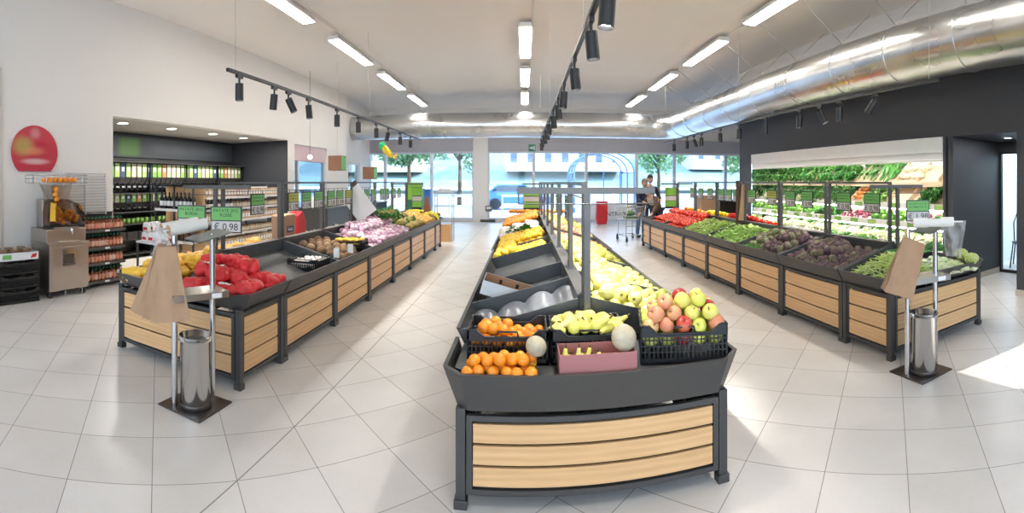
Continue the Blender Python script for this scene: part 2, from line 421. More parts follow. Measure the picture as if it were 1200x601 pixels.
# glass door of the nook
b = MB().box(WR+1.37, WR+1.42, 3.80, 3.83, 0, 2.12).box(WR+1.37, WR+1.42, 4.285, 4.315, 0, 2.12).box(WR+1.37, WR+1.42, 3.83, 4.285, 0, 0.05).box(WR+1.37, WR+1.42, 3.83, 4.285, 2.09, 2.12)
dr = struct(b, 'door_1', m_black)
MB().box(WR+1.39, WR+1.40, 3.83, 4.285, 0.05, 2.09).build('pane', m_glass, dr)
MB().box(WR+1.33, WR+1.37, 3.885, 3.90, 0.95, 1.15).build('door_handle', m_chrome, dr)
b = MB()
for k in range(12):
    y = 3.25 + k*0.11
    b.cyl((8.9 + 0.03*(k % 2), y, 0.05), (8.9 + 0.03*(k % 2), y, 2.35), 0.05, n=8)
tag(b.build('curtain', plain('white_curtain', (0.68, 0.72, 0.76, 1), 0.8)), 'pleated white curtain seen through the glass door', 'curtain')
# bentwood chair behind the glass door
ch = root('bentwood_chair', 'black bentwood chair behind the glass door on the right', 'chair', (7.75, 4.23, 0), -1.2)
MB().lathe([(0.0, 0.44), (0.19, 0.44), (0.20, 0.455), (0.19, 0.47), (0, 0.47)]).build('seat', m_black, ch)
for sx_, sy_ in ((-1,-1),(1,-1),(-1,1),(1,1)):
    MB().tube([(sx_*0.15, sy_*0.15, 0.45), (sx_*0.2, sy_*0.2, 0.0)], 0.014).build('leg', m_black, ch)
MB().tube([(-0.17, 0.15, 0.45), (-0.19, 0.2, 0.8), (-0.12, 0.22, 1.02), (0, 0.23, 1.08), (0.12, 0.22, 1.02), (0.19, 0.2, 0.8), (0.17, 0.15, 0.45)], 0.014).tube([(-0.09, 0.16, 0.46), (-0.1, 0.2, 0.8), (0, 0.21, 0.92), (0.1, 0.2, 0.8), (0.09, 0.16, 0.46)], 0.01).build('backrest', m_black, ch)

# ------------------------------------------------------------------ ceiling: ducts, fixtures, tracks
def duct_mat():
    s = N('galvanised_duct'); g = s.n('ShaderNodeNewGeometry')
    n1 = s.noise(g.outputs['Position'], 1.2, 3)
    col = s.ramp(n1, [(0.3, (0.52, 0.52, 0.52, 1)), (0.7, (0.70, 0.70, 0.69, 1))])
    return s.pbr(col, s.math('ADD', 0.20, s.math('MULTIPLY', n1, 0.18)), 1.0, s.bump(s.noise(g.outputs['Position'], 3, 2), 0.10, 0.03))
m_duct = duct_mat()
DR, DZ, DY, DX = 0.42, 3.5, 15.5, 5.07
def ducttag(o, l): tag(o, l, 'air duct'); return o
d1 = root('ventilation_duct', 'round metal duct crossing the back of the shop above the windows', 'air duct', (0, DY, DZ))
MB().cyl((-6.15, 0, 0), (DX-0.75, 0, 0), DR, n=40).build('duct_body', m_duct, d1)
for x in (-5.0, -3.6, -1.8, -0.2, 1.5, 3.2, 4.3):
    MB().cyl((x-0.015, 0, 0), (x+0.015, 0, 0), DR+0.012, n=40).build('joint_ring', m_duct, d1)
d2 = root('ventilation_duct', 'big round metal duct running forward along the dark right wall', 'air duct', (DX, 0, DZ))
MB().cyl((0, -4.6, 0), (0, DY-0.75, 0), DR, n=40).build('duct_body', m_duct, d2)
for y in (-0.5, 0.9, 2.3, 3.55, 4.8, 6.05, 7.4, 8.8, 10.2, 11.6, 13.0, 14.2):
    MB().cyl((0, y-0.015, 0), (0, y+0.015, 0), DR+0.012, n=40).build('joint_ring', m_duct, d2)
b = MB()
for i in range(5):
    a0, a1 = i*PI/10, (i+1)*PI/10; R = 0.75
    p = [Vector((DX-R+R*math.sin(a), DY-R+R*math.cos(a), DZ)) for a in (a0, a1)]
    b.cyl(p[0], p[1], DR, n=32, cap=(i in (0, 4)))
ducttag(b.build('duct_elbow', m_duct), 'segmented metal duct elbow in the far right corner')
hs = []
for y in (3.5, 4.8, 6.05, 7.4, 8.8, 10.2, 11.6, 13.0):
    o = MB().tube([(DX-1.1, y, CZ), (DX-0.15, y, DZ+DR)], 0.006, 5).tube([(DX+0.5, y, CZ), (DX-0.15, y, DZ+DR)], 0.006, 5).build('duct_hanger', m_inox)
    tag(o, 'thin V-shaped wire hanger holding the right duct to the ceiling', 'hanger', 'V-shaped wire hangers of the right duct')

def fixture(loc, label, group):
    r = root('linear_ceiling_light', label, 'ceiling light', loc, 0, group)
    MB().prism([(-0.13, -0.05), (-0.10, 0.03), (0.10, 0.03), (0.13, -0.05)], -1.08, 1.08, 'y').build('housing', m_white, r)
    MB().box(-0.105, 0.105, -1.04, 1.04, -0.062, -0.05).build('diffuser', m_tube, r)
    return r
rows = [(-3.65, 'left', 'left row of ceiling lights'), (0.03, 'middle', 'middle row of ceiling lights'), (3.85, 'right', 'right row of ceiling lights')]
ords = ['nearest', 'second', 'third', 'fourth', 'fifth', 'sixth']
for X, nm, g in rows:
    for k, y0 in enumerate((2.05, 5.2, 8.38, 11.5, 14.65)):
        if k == 0 and nm != 'right': continue
        kk = k - 1 if nm != 'right' else k
        if nm == 'middle' and k == 1: continue
        if nm == 'middle': kk = k - 2
        fixture((X, y0 + 1.08, CZ - 0.10), '%s long white ceiling light of the %s row counting from the viewer' % (ords[kk], nm), g)
    rl = MB().box(X+0.10, X+0.14, 2.2, 17.0, CZ-0.05, CZ-0.002); tag(rl.build('cable_tray', m_white), 'white cable trunking beside the %s row of ceiling lights' % nm, 'cable trunking')

# spot on a track
spot_root = root('track_spotlight', 'x', 'spotlight')
MB().cbox((0, 0, -0.02), (0.035, 0.11, 0.035)).cyl((0, 0, -0.03), (0, 0, -0.10), 0.012).build('adapter', m_black, spot_root)
hd = MB().cyl((0, 0, 0.0), (0, 0, -0.19), 0.047, n=20, cap=False).cyl((0, 0, 0.001), (0, 0, 0.0), 0.047, n=20).cyl((0, 0, -0.19), (0, 0, -0.16), 0.047, 0.040, n=20, cap=False).build('lamp_head', m_black, spot_root, (0, 0, -0.10))
MB().cyl((0, 0, -0.165), (0, 0, -0.16), 0.041, n=20).build('lens', emit_mat('spot_lens', (1, 0.97, 0.92, 1), 25), hd)
spotP = Proto(spot_root)
spot_n = [0]
def track(X, z, y0, y1, ys, nm, tilt_to, watts, blend=0.6, size=75):
    r = root('lighting_track', 'black spotlight track hanging on wires over the %s' % nm, 'lighting track', (X, 0, z))
    MB().box(-0.018, 0.018, y0, y1, 0, 0.035).build('rail', m_black, r)
    n_w = max(2, int((y1-y0)/3))
    for k in range(n_w):
        y = y0 + 0.15 + (y1-y0-0.3)*k/(n_w-1)
        MB().cyl((0, y, 0.03), (0, y, CZ-z), 0.003, n=5).build('suspension_wire', m_inox, r)
    for i, y in enumerate(ys):
        o = spotP((X, y, z), label='black cylinder spotlight, %s from the near end of the track over the %s' % (NTH[i], nm), cat='spotlight', group='spotlights over the %s' % nm)
        tx, ty = tilt_to[i] if i < len(tilt_to) else (0.0, 0.0)
        h = [c for c in o.children if c.name.startswith('lamp_head')][0]; h.rotation_euler = (ty, tx, 0)
        if watts[i % len(watts)] > 0:
            ld = bpy.data.lights.new('spot_lamp', 'SPOT'); ld.energy = watts[i % len(watts)]; ld.spot_size = math.radians(size); ld.spot_blend = blend; ld.shadow_soft_size = 0.04; ld.color = (1, 0.97, 0.91)
            lo = bpy.data.objects.new('spot_lamp', ld); COL.objects.link(lo); lo.parent = h; lo.location = (0, 0, -0.20)
NTH = ['first', 'second', 'third', 'fourth', 'fifth', 'sixth', 'seventh', 'eighth', 'ninth', 'tenth', 'eleventh', 'twelfth', 'thirteenth', 'fourteenth', 'fifteenth', 'sixteenth', 'seventeenth', 'eighteenth', 'nineteenth', 'twentieth']
def ty_(X, px): return abs(X / math.tan((px - 614) / FPX))
LX, CX, RX = -3.0, 0.46, 4.1
lys = [ty_(LX, p) for p in (280.5, 321.5, 338, 361.5, 395, 420, 441, 455, 469, 481)]
track(LX, 2.80, 4.05, 13.2, lys, 'left island', [(0,0),(0.1,0),(-0.4,0.15),(-0.1,0),(0,0),(0,0),(0,0),(0.25,0),(0,0),(0,0)], [30])
cys = [1.1] + [ty_(CX, p) for p in (713, 692.5, 673, 661, 654)] + [7.3, 8.3, 9.3, 10.3, 11.4, 12.5]
track(CX, 2.73, -1.2, 13.0, cys, 'middle island', [(0,0)]+[(0.08 if k % 3 == 0 else -0.09, 0) for k in range(12)], [20, 40, 150, 210, 210, 160, 120, 100, 90, 80, 50, 50], 0.5, 48)
rys = [ty_(RX, p) for p in (1026, 984, 961, 937, 897, 866, 844, 822, 813, 805, 790)]
track(RX, 2.74, 3.3, 13.2, rys, 'right island', [(0.35,0.5),(0,0.05),(-0.3,-0.35),(0.05,0),(0,0),(0,0),(0,0),(0,0),(-0.4,0),(0,0),(0,0)], [30])

# alcove and nook downlights
for k, y in enumerate((5.55, 6.85, 8.2, 9.4)):
    r = root('downlight', 'recessed round downlight, %s from the viewer in the alcove ceiling' % NTH[k], 'downlight', (-6.48, y, 2.68), 0, 'downlights in the alcove ceiling')
    MB().lathe([(0.095, -0.012), (0.12, -0.010), (0.125, 0.0), (0.095, 0.0)], 24, cap=False).build('bezel', m_rail, r)
    MB().cyl((0, 0, -0.008), (0, 0, -0.001), 0.094, n=24).build('lamp', m_down, r)
    ld = bpy.data.lights.new('downlight_lamp', 'AREA'); ld.shape = 'DISK'; ld.size = 0.16; ld.energy = 26; ld.color = (1, .95, .88)
    lo = bpy.data.objects.new('downlight_lamp', ld); COL.objects.link(lo); lo.parent = r; lo.location = (0, 0, -0.02)
r = root('downlight', 'small recessed downlight in the dark nook ceiling by the glass door', 'downlight', (6.35, 3.72, 2.30))
MB().lathe([(0.055, -0.012), (0.075, -0.010), (0.08, 0.0), (0.055, 0.0)], 20, cap=False).build('bezel', m_rail, r)
MB().cyl((0, 0, -0.008), (0, 0, -0.001), 0.054, n=20).build('lamp', m_down, r)
ld = bpy.data.lights.new('downlight_lamp', 'AREA'); ld.shape = 'DISK'; ld.size = 0.1; ld.energy = 8
lo = bpy.data.objects.new('downlight_lamp', ld); COL.objects.link(lo); lo.parent = r; lo.location = (0, 0, -0.02)
ld = bpy.data.lights.new('office_fill', 'AREA'); ld.size = 1.2; ld.energy = 60; ld.color = (0.85, 0.93, 1)  # bare area light added to brighten the room behind the glass door
lo = bpy.data.objects.new('office_fill_light', ld); COL.objects.link(lo); lo.location = (8.3, 3.9, 2.58)

# exit sign
r = root('exit_sign', 'small green emergency exit sign with an arrow above the back windows', 'exit sign', (0.30, 17.3, 2.86))
MB().box(-0.13, 0.13, -0.015, 0.015, -0.13, 0.13).build('sign_box', plain('exit_green', (0.01, 0.14, 0.09, 1), 0.4), r)
MB().prism([(-0.09, -0.02), (-0.02, -0.02), (-0.02, -0.06), (0.05, 0.0), (-0.02, 0.06), (-0.02, 0.02), (-0.09, 0.02)], -0.019, -0.016, 'y').box(0.06, 0.10, -0.019, -0.016, -0.07, 0.07).build('pictogram', m_rail, r)
MB().cyl((0, 0, 0.13), (0, 0, CZ-2.86), 0.006, n=6).build('suspension_rod', m_inox, r)
# ------------------------------------------------------------------ display islands
HW, OV = 0.70, 0.08
def tz(xi):              # height of the tray floor at distance xi from the spine
    return 0.80 - max(0.0, xi - 0.04) / 0.66 * 0.19
def slat_panel(p, width, z0, z1, M, label=None):
    fr = MB(); t = 0.028
    fr.box(-width/2, width/2, -0.012, 0.012, z0, z0+t, M=M).box(-width/2, width/2, -0.012, 0.012, z1-t, z1, M=M)
    fr.box(-width/2, -width/2+t, -0.012, 0.012, z0+t, z1-t, M=M).box(width/2-t, width/2, -0.012, 0.012, z0+t, z1-t, M=M)
    fr.box(-width/2+t, width/2-t, 0.028, 0.034, z0+t, z1-t, M=M)
    fr.build('panel_frame', m_steel, p)
    sl = MB(); g = 0.014; n = 3; h = (z1 - z0 - 2*t - g*(n+1)) / n
    for k in range(n):
        a = z0 + t + g + k*(h+g)
        sl.box(-width/2+t+0.004, width/2-t-0.004, -0.010, 0.010, a, a+h, M=M)
    sl.build('slat_panel', m_wood, p, bevel=0.002)
def leg(p, x, y, h=0.60):
    MB().cbox((x, y, (h+0.04)/2), (0.048, 0.044, h-0.04)).cbox((x, y, 0.022), (0.066, 0.062, 0.044)).build('leg', m_steel, p, bevel=0.003)
def fascia_strip(path, inset, z0, z1, th=0.014):
    """sloped rim along a path (outer top line, centre of island on its left side)"""
    mb = MB(); n = len(path); nor = []
    for i in range(n):
        a = Vector(path[max(i-1, 0)]); c = Vector(path[min(i+1, n-1)]); b_ = Vector(path[i])
        d1_ = (b_ - a).normalized() if i > 0 else (c - b_).normalized()
        d2_ = (c - b_).normalized() if i < n-1 else d1_
        n1 = Vector((-d1_.y, d1_.x)); n2 = Vector((-d2_.y, d2_.x)); m_ = (n1 + n2).normalized(); k = 1 / max(0.5, m_.dot(n1))
        nor.append(m_ * k)
    vs = []
    for p, q in zip(path, nor):
        p = Vector(p)
        for off, z in ((inset, z0), (0.0, z1), (th+0.008, z1), (th+0.008, z1-0.012), (inset+th, z0)):
            r_ = p + q*off; vs.append((r_.x, r_.y, z))
    fs = []
    for i in range(n-1):
        for j in range(5): fs.append((i*5+j, i*5+(j+1) % 5, (i+1)*5+(j+1) % 5, (i+1)*5+j))
    fs += [(4,3,2,1,0), tuple((n-1)*5+j for j in range(5))]
    return mb.add(vs, fs)
def side_wall(mb, s, y, t=0.008, hw=HW):
    poly = [(s*0.035, 0.76), (s*(hw-0.01), 0.60), (s*(hw+OV-0.02), 0.722), (s*0.035, 0.915)]
    if s < 0: poly = poly[::-1]
    return mb.prism(poly, y-t, y+t, 'y')
def tray(p, s, L, hw=HW, divs=(), walls=(True, True)):
    mb = MB()
    y0, y1 = -L/2+0.004, L/2-0.004
    a = [(s*0.035, y0, 0.80), (s*hw, y0, 0.605), (s*hw, y1, 0.605), (s*0.035, y1, 0.80)]
    mb.add(a + [(x, y, z-0.01) for x, y, z in a], [(0,1,2,3),(7,6,5,4)])
    if walls[0]: side_wall(mb, s, y0+0.008, hw=hw)
    if walls[1]: side_wall(mb, s, y1-0.008, hw=hw)
    mb.box(min(s*0.03, s*0.038), max(s*0.03, s*0.038), y0, y1, 0.78, 0.915)
    t_ = mb.build('tray', m_tray, p)
    path = [(s*(hw+OV), y0), (s*(hw+OV), y1)] if s > 0 else [(-(hw+OV), y1), (-(hw+OV), y0)]
    fascia_strip(path, OV-0.012, 0.605, 0.735).build('tray_fascia', m_steel, p)
    for d in divs: side_wall(MB(), s, d, hw=hw).build('tray_divider', m_tray, p)
def sign_frame(p, y0, y1, top=1.60):
    mb = MB(); t = 0.036
    for y in (y0, y1): mb.cbox((0, y, (0.86+top-0.024)/2), (0.03, t, top-0.024-0.86)).cbox((0, y, 0.93), (0.07, 0.07, 0.02))
    mb.cbox((0, (y0+y1)/2, top-0.012), (0.03, y1-y0+t, 0.024)).cyl((0, y0, 1.50), (0, y1, 1.50), 0.0045, n=6)
    mb.build('sign_frame', m_frame, p)
def island_unit(L, divs=((), ()), hw=HW, frame=True, wl=(True, True)):
    p = root('display_unit', 'x', 'display unit')
    for sx_ in (1, -1):
        for sy_ in (1, -1): leg(p, sx_*(hw-0.01), sy_*(L/2-0.024))
    for s in (1, -1):
        slat_panel(p, L-0.10, 0.075, 0.585, Matrix.Translation((s*(hw-0.012), 0, 0)) @ Matrix.Rotation(s*PI/2, 4, 'Z'))
        tray(p, s, L, hw, divs[0] if s < 0 else divs[1], wl if s < 0 else (True, True))
    MB().box(-0.03, 0.03, -L/2, L/2, 0.70, 0.93).box(-0.045, 0.045, -L/2, L/2, 0.925, 0.935).build('spine_beam', m_frame, p)
    if frame: sign_frame(p, -L/2+0.04, L/2-0.04)
    return p
def end_unit(L, hw=HW, zb=0.615, zt_=0.735, flat=None, tbar=True, slopes=True, ch=0.12, fr=0.07):
    p = root('end_display_unit', 'x', 'display unit')
    for sx_ in (1, -1):
        leg(p, sx_*(hw-0.01), L/2-0.024, zb); leg(p, sx_*(hw-0.01), -L/2+0.024, zb)
        slat_panel(p, L-0.10, 0.075, zb-0.03, Matrix.Translation((sx_*(hw-0.012), 0, 0)) @ Matrix.Rotation(sx_*PI/2, 4, 'Z'))
    slat_panel(p, 2*hw-0.08, 0.075, zb-0.03, Matrix.Translation((0, -L/2+0.012, 0)))
    o = hw + OV; yf = -L/2 - fr
    path = [(-o, L/2-0.004), (-o, yf+ch), (-o+ch, yf), (o-ch, yf), (o, yf+ch), (o, L/2-0.004)]
    fascia_strip(path, OV-0.012, zb, zt_).build('tray_fascia', m_steel, p)
    nx, ny = 14, 8; vs = []; fs = []
    for j in range(ny+1):
        for i in range(nx+1):
            x = -o+0.05 + (2*o-0.10)*i/nx; y = yf+0.05 + (L/2-yf-0.055)*j/ny
            c = (abs(x) - (o-0.05-ch)) + ((yf+0.05+ch) - y)
            if c > 0 and abs(x) > o-0.05-ch and y < yf+0.05+ch:
                y += 0 ; x = math.copysign(max(o-0.05-ch, abs(x) - c), x)
            z = flat if flat is not None else min(tz(abs(x)), 0.80 - (L/2 - y) / (L+fr) * 0.19)
            vs.append((x, y, z))
    for j in range(ny):
        for i in range(nx): q = j*(nx+1)+i; fs.append((q, q+1, q+nx+2, q+nx+1))
    mb = MB().add(vs, fs)
    if slopes:
        for s in (1, -1): side_wall(mb, s, L/2-0.01, hw=hw)
    mb.build('tray', m_tray, p)
    if tbar:
        MB().cbox((0, L/2-0.07, 1.176), (0.036, 0.03, 0.712)).cbox((0, L/2-0.07, 1.55), (0.80, 0.03, 0.036)).cyl((-0.39, L/2-0.10, 1.475), (0.39, L/2-0.10, 1.475), 0.004, n=6).cyl((-0.39, L/2-0.10, 1.475), (-0.39, L/2-0.07, 1.54), 0.004, n=6).cyl((0.39, L/2-0.10, 1.475), (0.39, L/2-0.07, 1.54), 0.004, n=6).cbox((0, L/2-0.07, 0.80), (0.08, 0.06, 0.10)).build('sign_frame', m_frame, p)
    return p

def place(o, loc, label, group=None, rz=0):
    o.location = loc; o.rotation_euler = (0, 0, rz)
    for k in ('group',):
        if k in o: del o[k]
    return tag(o, label, 'display unit', group)

XL, XC, XR = -2.75, 0.36, 3.65
U0, UL = 3.60, 1.17
unitP = island_unit(UL); first = [True]
def unit_at(x, k, label, g):
    o = unitP if first[0] else copy_tree(unitP)
    first[0] = False
    return place(o, (x, U0+UL*(k+0.5), 0), label, g)
LD = ['with the empty grey tray', 'with the coconuts', 'with the purple turnips', 'with the far purple turnips and greens', 'with the pineapples', 'with the yellow and orange fruit']
RD = ['with the small heap of purple artichokes', 'with the big heap of artichokes', 'with the first heap of green beans', 'with the far heap of green beans', 'with the near half of the tomatoes', 'with the far half of the tomatoes']
CD = ['with the wide empty tray and the first pale quinces', 'with the yellow lemons', 'with the leafy lemons', 'with the pale netted fruit', 'with the near oranges', 'with the far oranges']
for k in range(6):
    unit_at(XL, k, 'display unit of the left island %s' % LD[k], 'slatted units of the left island')
for k in range(6):
    unit_at(XR, k, 'display unit of the right island %s' % RD[k], 'slatted units of the right island')
HC = 0.68
for k in range(6):
    if k < 2:
        o = island_unit(UL, (((4.0-4.185,), (5.3-5.355,))[k], ()), HC, wl=(False, k == 1)); place(o, (XC, U0+UL*(k+0.5), 0), 'display unit of the middle island %s' % CD[k], 'slatted units of the middle island')
    else: unit_at(XC, k, 'display unit of the middle island %s' % CD[k], 'slatted units of the middle island')
o = island_unit(0.87, ((0.19,), ()), HC, wl=(True, False)); place(o, (XC, 3.16, 0), 'short display unit right behind the front crates, holding a clear wavy liner', None)
eP = end_unit(0.68)
place(eP, (XL, 3.25, 0), 'near end unit of the left island, heaped with red and yellow net bags')
place(copy_tree(eP), (XR, 3.25, 0), 'near end unit of the right island, heaped with green beans and white vegetables')
place(copy_tree(eP), (XL, U0+6*UL+0.34, 0), 'far end unit of the left island beside the metal rack', None, PI)
place(copy_tree(eP), (XR, U0+6*UL+0.34, 0), 'far end unit of the right island next to the shopping cart', None, PI)
place(copy_tree(eP), (XC, U0+6*UL+0.34, 0), 'far end unit of the middle island, covered with oranges', None, PI)
o = end_unit(0.46, HC, 0.492, 0.69, flat=0.655, slopes=False, tbar=True, ch=0.10, fr=0.08)
place(o, (XC, 2.48, 0), 'front end unit of the middle island carrying the three fruit crates')

# ------------------------------------------------------------------ price signs
def price_sign(wd=0.27, h=0.225, card=m_green, title=None, price='0,98'):
    p = root('price_sign', 'x', 'price sign')
    MB().box(-wd/2, wd/2, 0, 0.010, -h, 0).cyl((-wd*0.35, 0.005, 0), (-wd*0.35, 0.005, 0.03), 0.003, n=6).cyl((wd*0.35, 0.005, 0), (wd*0.35, 0.005, 0.03), 0.003, n=6).build('holder', m_black, p)
    MB().box(-wd/2+0.012, wd/2-0.012, -0.003, 0, -h*0.52, -0.012).build('product_card', card, p)
    MB().box(-wd/2+0.012, wd/2-0.012, -0.003, 0, -h+0.012, -h*0.56).build('price_card', m_digit, p)
    if title:
        for i, t in enumerate(title.split('\n')): text('lettering', t, 0.042, m_ink, p, (0, -0.004, -0.04-0.042*i))
    else:
        mb = MB(); rr = random.Random(len(price)+int(wd*100))
        for row in range(2):
            x = -wd*0.36
            while x < wd*0.32:
                l_ = rr.uniform(0.008, 0.02)
                mb.box(x, x+0.004, -0.0045, -0.003, -0.052-row*0.034, -0.034-row*0.034).box(x, x+l_, -0.0045, -0.003, -0.050-row*0.034+rr.uniform(0, .014), -0.046-row*0.034+rr.uniform(0, .01)); x += l_ + 0.010
        mb.build('lettering', m_ink, p)
    text('price_digits', '\u20ac ' + price, 0.088, m_ink, p, (0, -0.004, -h*0.78))
    return p
sg = {'g': Proto(price_sign()), 'y': Proto(price_sign(card=m_ygreen, price='1,98'))}
def sign(kind, loc, rz, label, group): return sg[kind](loc, (0, 0, rz), label=label, cat='price sign', group=group)
def signY(X, px): return X / math.tan((px - 614) / FPX)
cnt = 0
lefts = [(300.5, 'g'), (342.5, 'y'), (358, 'g'), (372, 'g'), (387, 'g'), (397.5, 'g'), (407.5, 'y'), (421, 'g'), (429, 'g'), (437, 'g'), (447, 'g'), (453, 'g'), (461, 'g'), (467, 'g')]
for i, (px, k) in enumerate(lefts):
    sign(k, (XL+0.02, signY(XL, px), 1.47), PI/2, '%s price sign over the left island, %s from its near end' % ('green' if k == 'g' else 'yellow', NTH[i]), 'signs hanging over the left island')
rights = [(1013, 'g'), (999-0, None), (967-0, None)]
rpx = [(971+18, 'g', 1.44), (955, 'g', 1.44), (930, 'g', 1.45), (909, 'y', 1.46), (881, 'g', 1.46)]
# frames of the right island, from near to far
rp = [(1023, 'g'), (990, 'g'), (947, 'g'), (927, 'g'), (906, 'y'), (882, 'g'), (864, 'g'), (855, 'g'), (846, 'g'), (833, 'g'), (822, 'g'), (812, 'g')]
for i, (px, k) in enumerate(rp):
    sign(k, (XR-0.02, signY(XR, px), 1.47), -PI/2, '%s price sign over the right island, %s from its near end' % ('green' if k == 'g' else 'yellow', NTH[i]), 'signs hanging over the right island')
for i, y in enumerate((3.9, 4.3, 5.0, 5.5, 6.3, 6.7, 7.5, 8.0, 8.7, 9.2)):
    sign('g', (XC+0.03, y, 1.47), -PI/2, 'price sign seen edge-on over the middle island, %s from its near end' % NTH[i], 'signs hanging over the middle island')
s1 = price_sign(0.29, 0.235, m_green, 'PATATE 2KG\nBORSA', '0,95'); s1.location = (-2.935, 3.38, 1.375); tag(s1, 'green potato price sign hanging left of the post over the net bags', 'price sign')
s1.rotation_euler = (0, 0, 0.35)
s1 = price_sign(0.30, 0.245, m_green, 'PATATE 2KG\nROSSE', '0,98'); s1.location = (-2.55, 3.42, 1.375); tag(s1, 'green price sign hanging right of the post over the red net bags', 'price sign')
s1.rotation_euler = (0, 0, 0.35)
s1 = price_sign(0.27, 0.235, m_green, None, '1,98'); s1.location = (3.85, 3.40, 1.40); s1.rotation_euler = (0, 0, -0.55); tag(s1, 'pale green price sign behind the bag rolls of the right stand', 'price sign')
for nm, x, y, sw in (('left', XL+0.19, 10.95, 0.5), ('middle', XC-0.17, 10.95, 0.85), ('right', XR-0.08, 10.95, 0.6)):
    p = root('price_sign', 'stacked green and white price boards at the far end of the %s island' % nm, 'price sign', (x, y-0.02, 1.46)); p.scale = (sw, 1, 1)
    MB().box(-0.24, 0.24, 0, 0.012, -0.52, 0).build('holder', m_black, p)
    MB().box(-0.23, 0.23, -0.003, 0, -0.19, -0.01).box(-0.23, 0.23, -0.003, 0, -0.47, -0.33).build('product_card', plain('lime_card', (0.22, 0.50, 0.06, 1), 0.5), p)
    MB().box(-0.23, 0.23, -0.003, 0, -0.32, -0.21).build('price_card', m_digit, p)

# paper bag sheets hanging from posts
def bag_pad(loc, rz, tilt, label, mat, wd, h, post):
    p = root('paper_bag_pad', label, 'paper bags', loc, rz)
    if post: MB().box(-0.045, 0.0, 0.0, 0.05, -0.62, 0.12).box(0.02, 0.05, 0.0, 0.04, -0.62, 0.02).build('bag_stack', plain('dark_brown_bag_edge', (0.10, 0.05, 0.03, 1), 0.8), p)
    Mt = Matrix.Rotation(tilt, 4, 'Y')
    MB().box(-wd/2, wd/2, -0.02, -0.005, -h/2, h/2, M=Matrix.Translation((0.05, -0.01, -0.25)) @ Mt).build('sheet', mat, p)
bag_pad((XL+0.06, 7.12, 1.50), 0.1, -0.65, 'tilted white paper sheet hanging on a post of the left island', m_paper, 0.36, 0.52, True)
bag_pad((XR-0.10, 7.10, 1.50), 0.1, 0.12, 'brown paper bags hanging on a post of the right island', m_kraft, 0.10, 0.62, True)

# ------------------------------------------------------------------ glove and bag stands
def stand(nm, loc, A, B, bin_c, plate_c, label, bagrot, mirror=1):
    p = root('bag_stand', label, 'bag stand', loc)
    b = MB().cbox((plate_c[0], plate_c[1], 0.006), (0.39, 0.37, 0.012)); b.build('base_plate', m_plate, p, bevel=0.004)
    for q in (A, B):
        MB().cyl((q[0], q[1], 0.012), (q[0], q[1], 1.22), 0.022, n=18).build('pole', m_chrome, p)
    mx, my = (A[0]+B[0])/2, (A[1]+B[1])/2
    ang = math.atan2(B[1]-A[1], B[0]-A[0]); L = math.hypot(B[0]-A[0], B[1]-A[1])
    Mm = Matrix.Translation((mx, my, 0)) @ Matrix.Rotation(ang, 4, 'Z')
    MB().box(-L/2-0.05, L/2+0.08, -0.11, 0.11, 0.80, 0.812, M=Mm).box(-L/2-0.05, L/2+0.08, -0.112, -0.108, 0.765, 0.812, M=Mm).box(L/2+0.076, L/2+0.08, -0.11, 0.11, 0.765, 0.812, M=Mm).build('shelf', m_inox, p)
    MB().box(L/2-0.06, L/2+0.02, -0.116, -0.113, 0.772, 0.806, M=Mm).build('shelf_label', m_paper, p)
    lid = MB().prism([(-0.02, 1.17), (0.25, 1.235), (0.25, 1.24), (-0.02, 1.178)], -0.14, 0.14, 'y', M=Matrix.Translation((mx, my, 0)) @ Matrix.Rotation(ang, 4, 'Z'))
    lid.build('top_plate', plain('grey_green_steel', (0.10, 0.12, 0.11, 1), 0.5, 0.0), p)
    # waste cylinder
    bb = root('waste_bin', 'round polished steel waste bin on the %s bag stand' % nm, 'waste bin', (loc[0]+bin_c[0], loc[1]+bin_c[1], 0.012))
    MB().lathe([(0.108, 0.0), (0.112, 0.01), (0.112, 0.49), (0.117, 0.495), (0.117, 0.50), (0.108, 0.50), (0.106, 0.05), (0.0, 0.04)], 32).build('bin_body', m_chrome, bb)
    MB().lathe([(0.114, 0.0), (0.116, 0.0), (0.116, 0.03), (0.113, 0.035)], 32, cap=False).build('foot_ring', m_plate, bb)
    MB().lathe([(0.104, 0.44), (0.118, 0.503), (0.120, 0.50), (0.119, 0.47)], 32, cap=False).build('bin_liner', m_clear, bb)
    return p, Mm, L
def film_mat():
    s = N('thin_plastic_film'); t = s.n('ShaderNodeBsdfTransparent'); t.inputs[0].default_value = (0.9, 0.9, 0.88, 1)
    g = s.n('ShaderNodeBsdfPrincipled'); g.inputs['Base Color'].default_value = (0.75, 0.74, 0.72, 1); g.inputs['Roughness'].default_value = 0.2
    mx = s.n('ShaderNodeMixShader'); mx.inputs[0].default_value = 0.38; s.l(t.outputs[0], mx.inputs[1]); s.l(g.outputs[0], mx.inputs[2]); s.l(mx.outputs[0], s.out.inputs[0]); return s.m
m_film = plain('white_bag_roll', (0.72, 0.71, 0.66, 1), 0.45, nscale=12, var=0.05, bump=0.1)
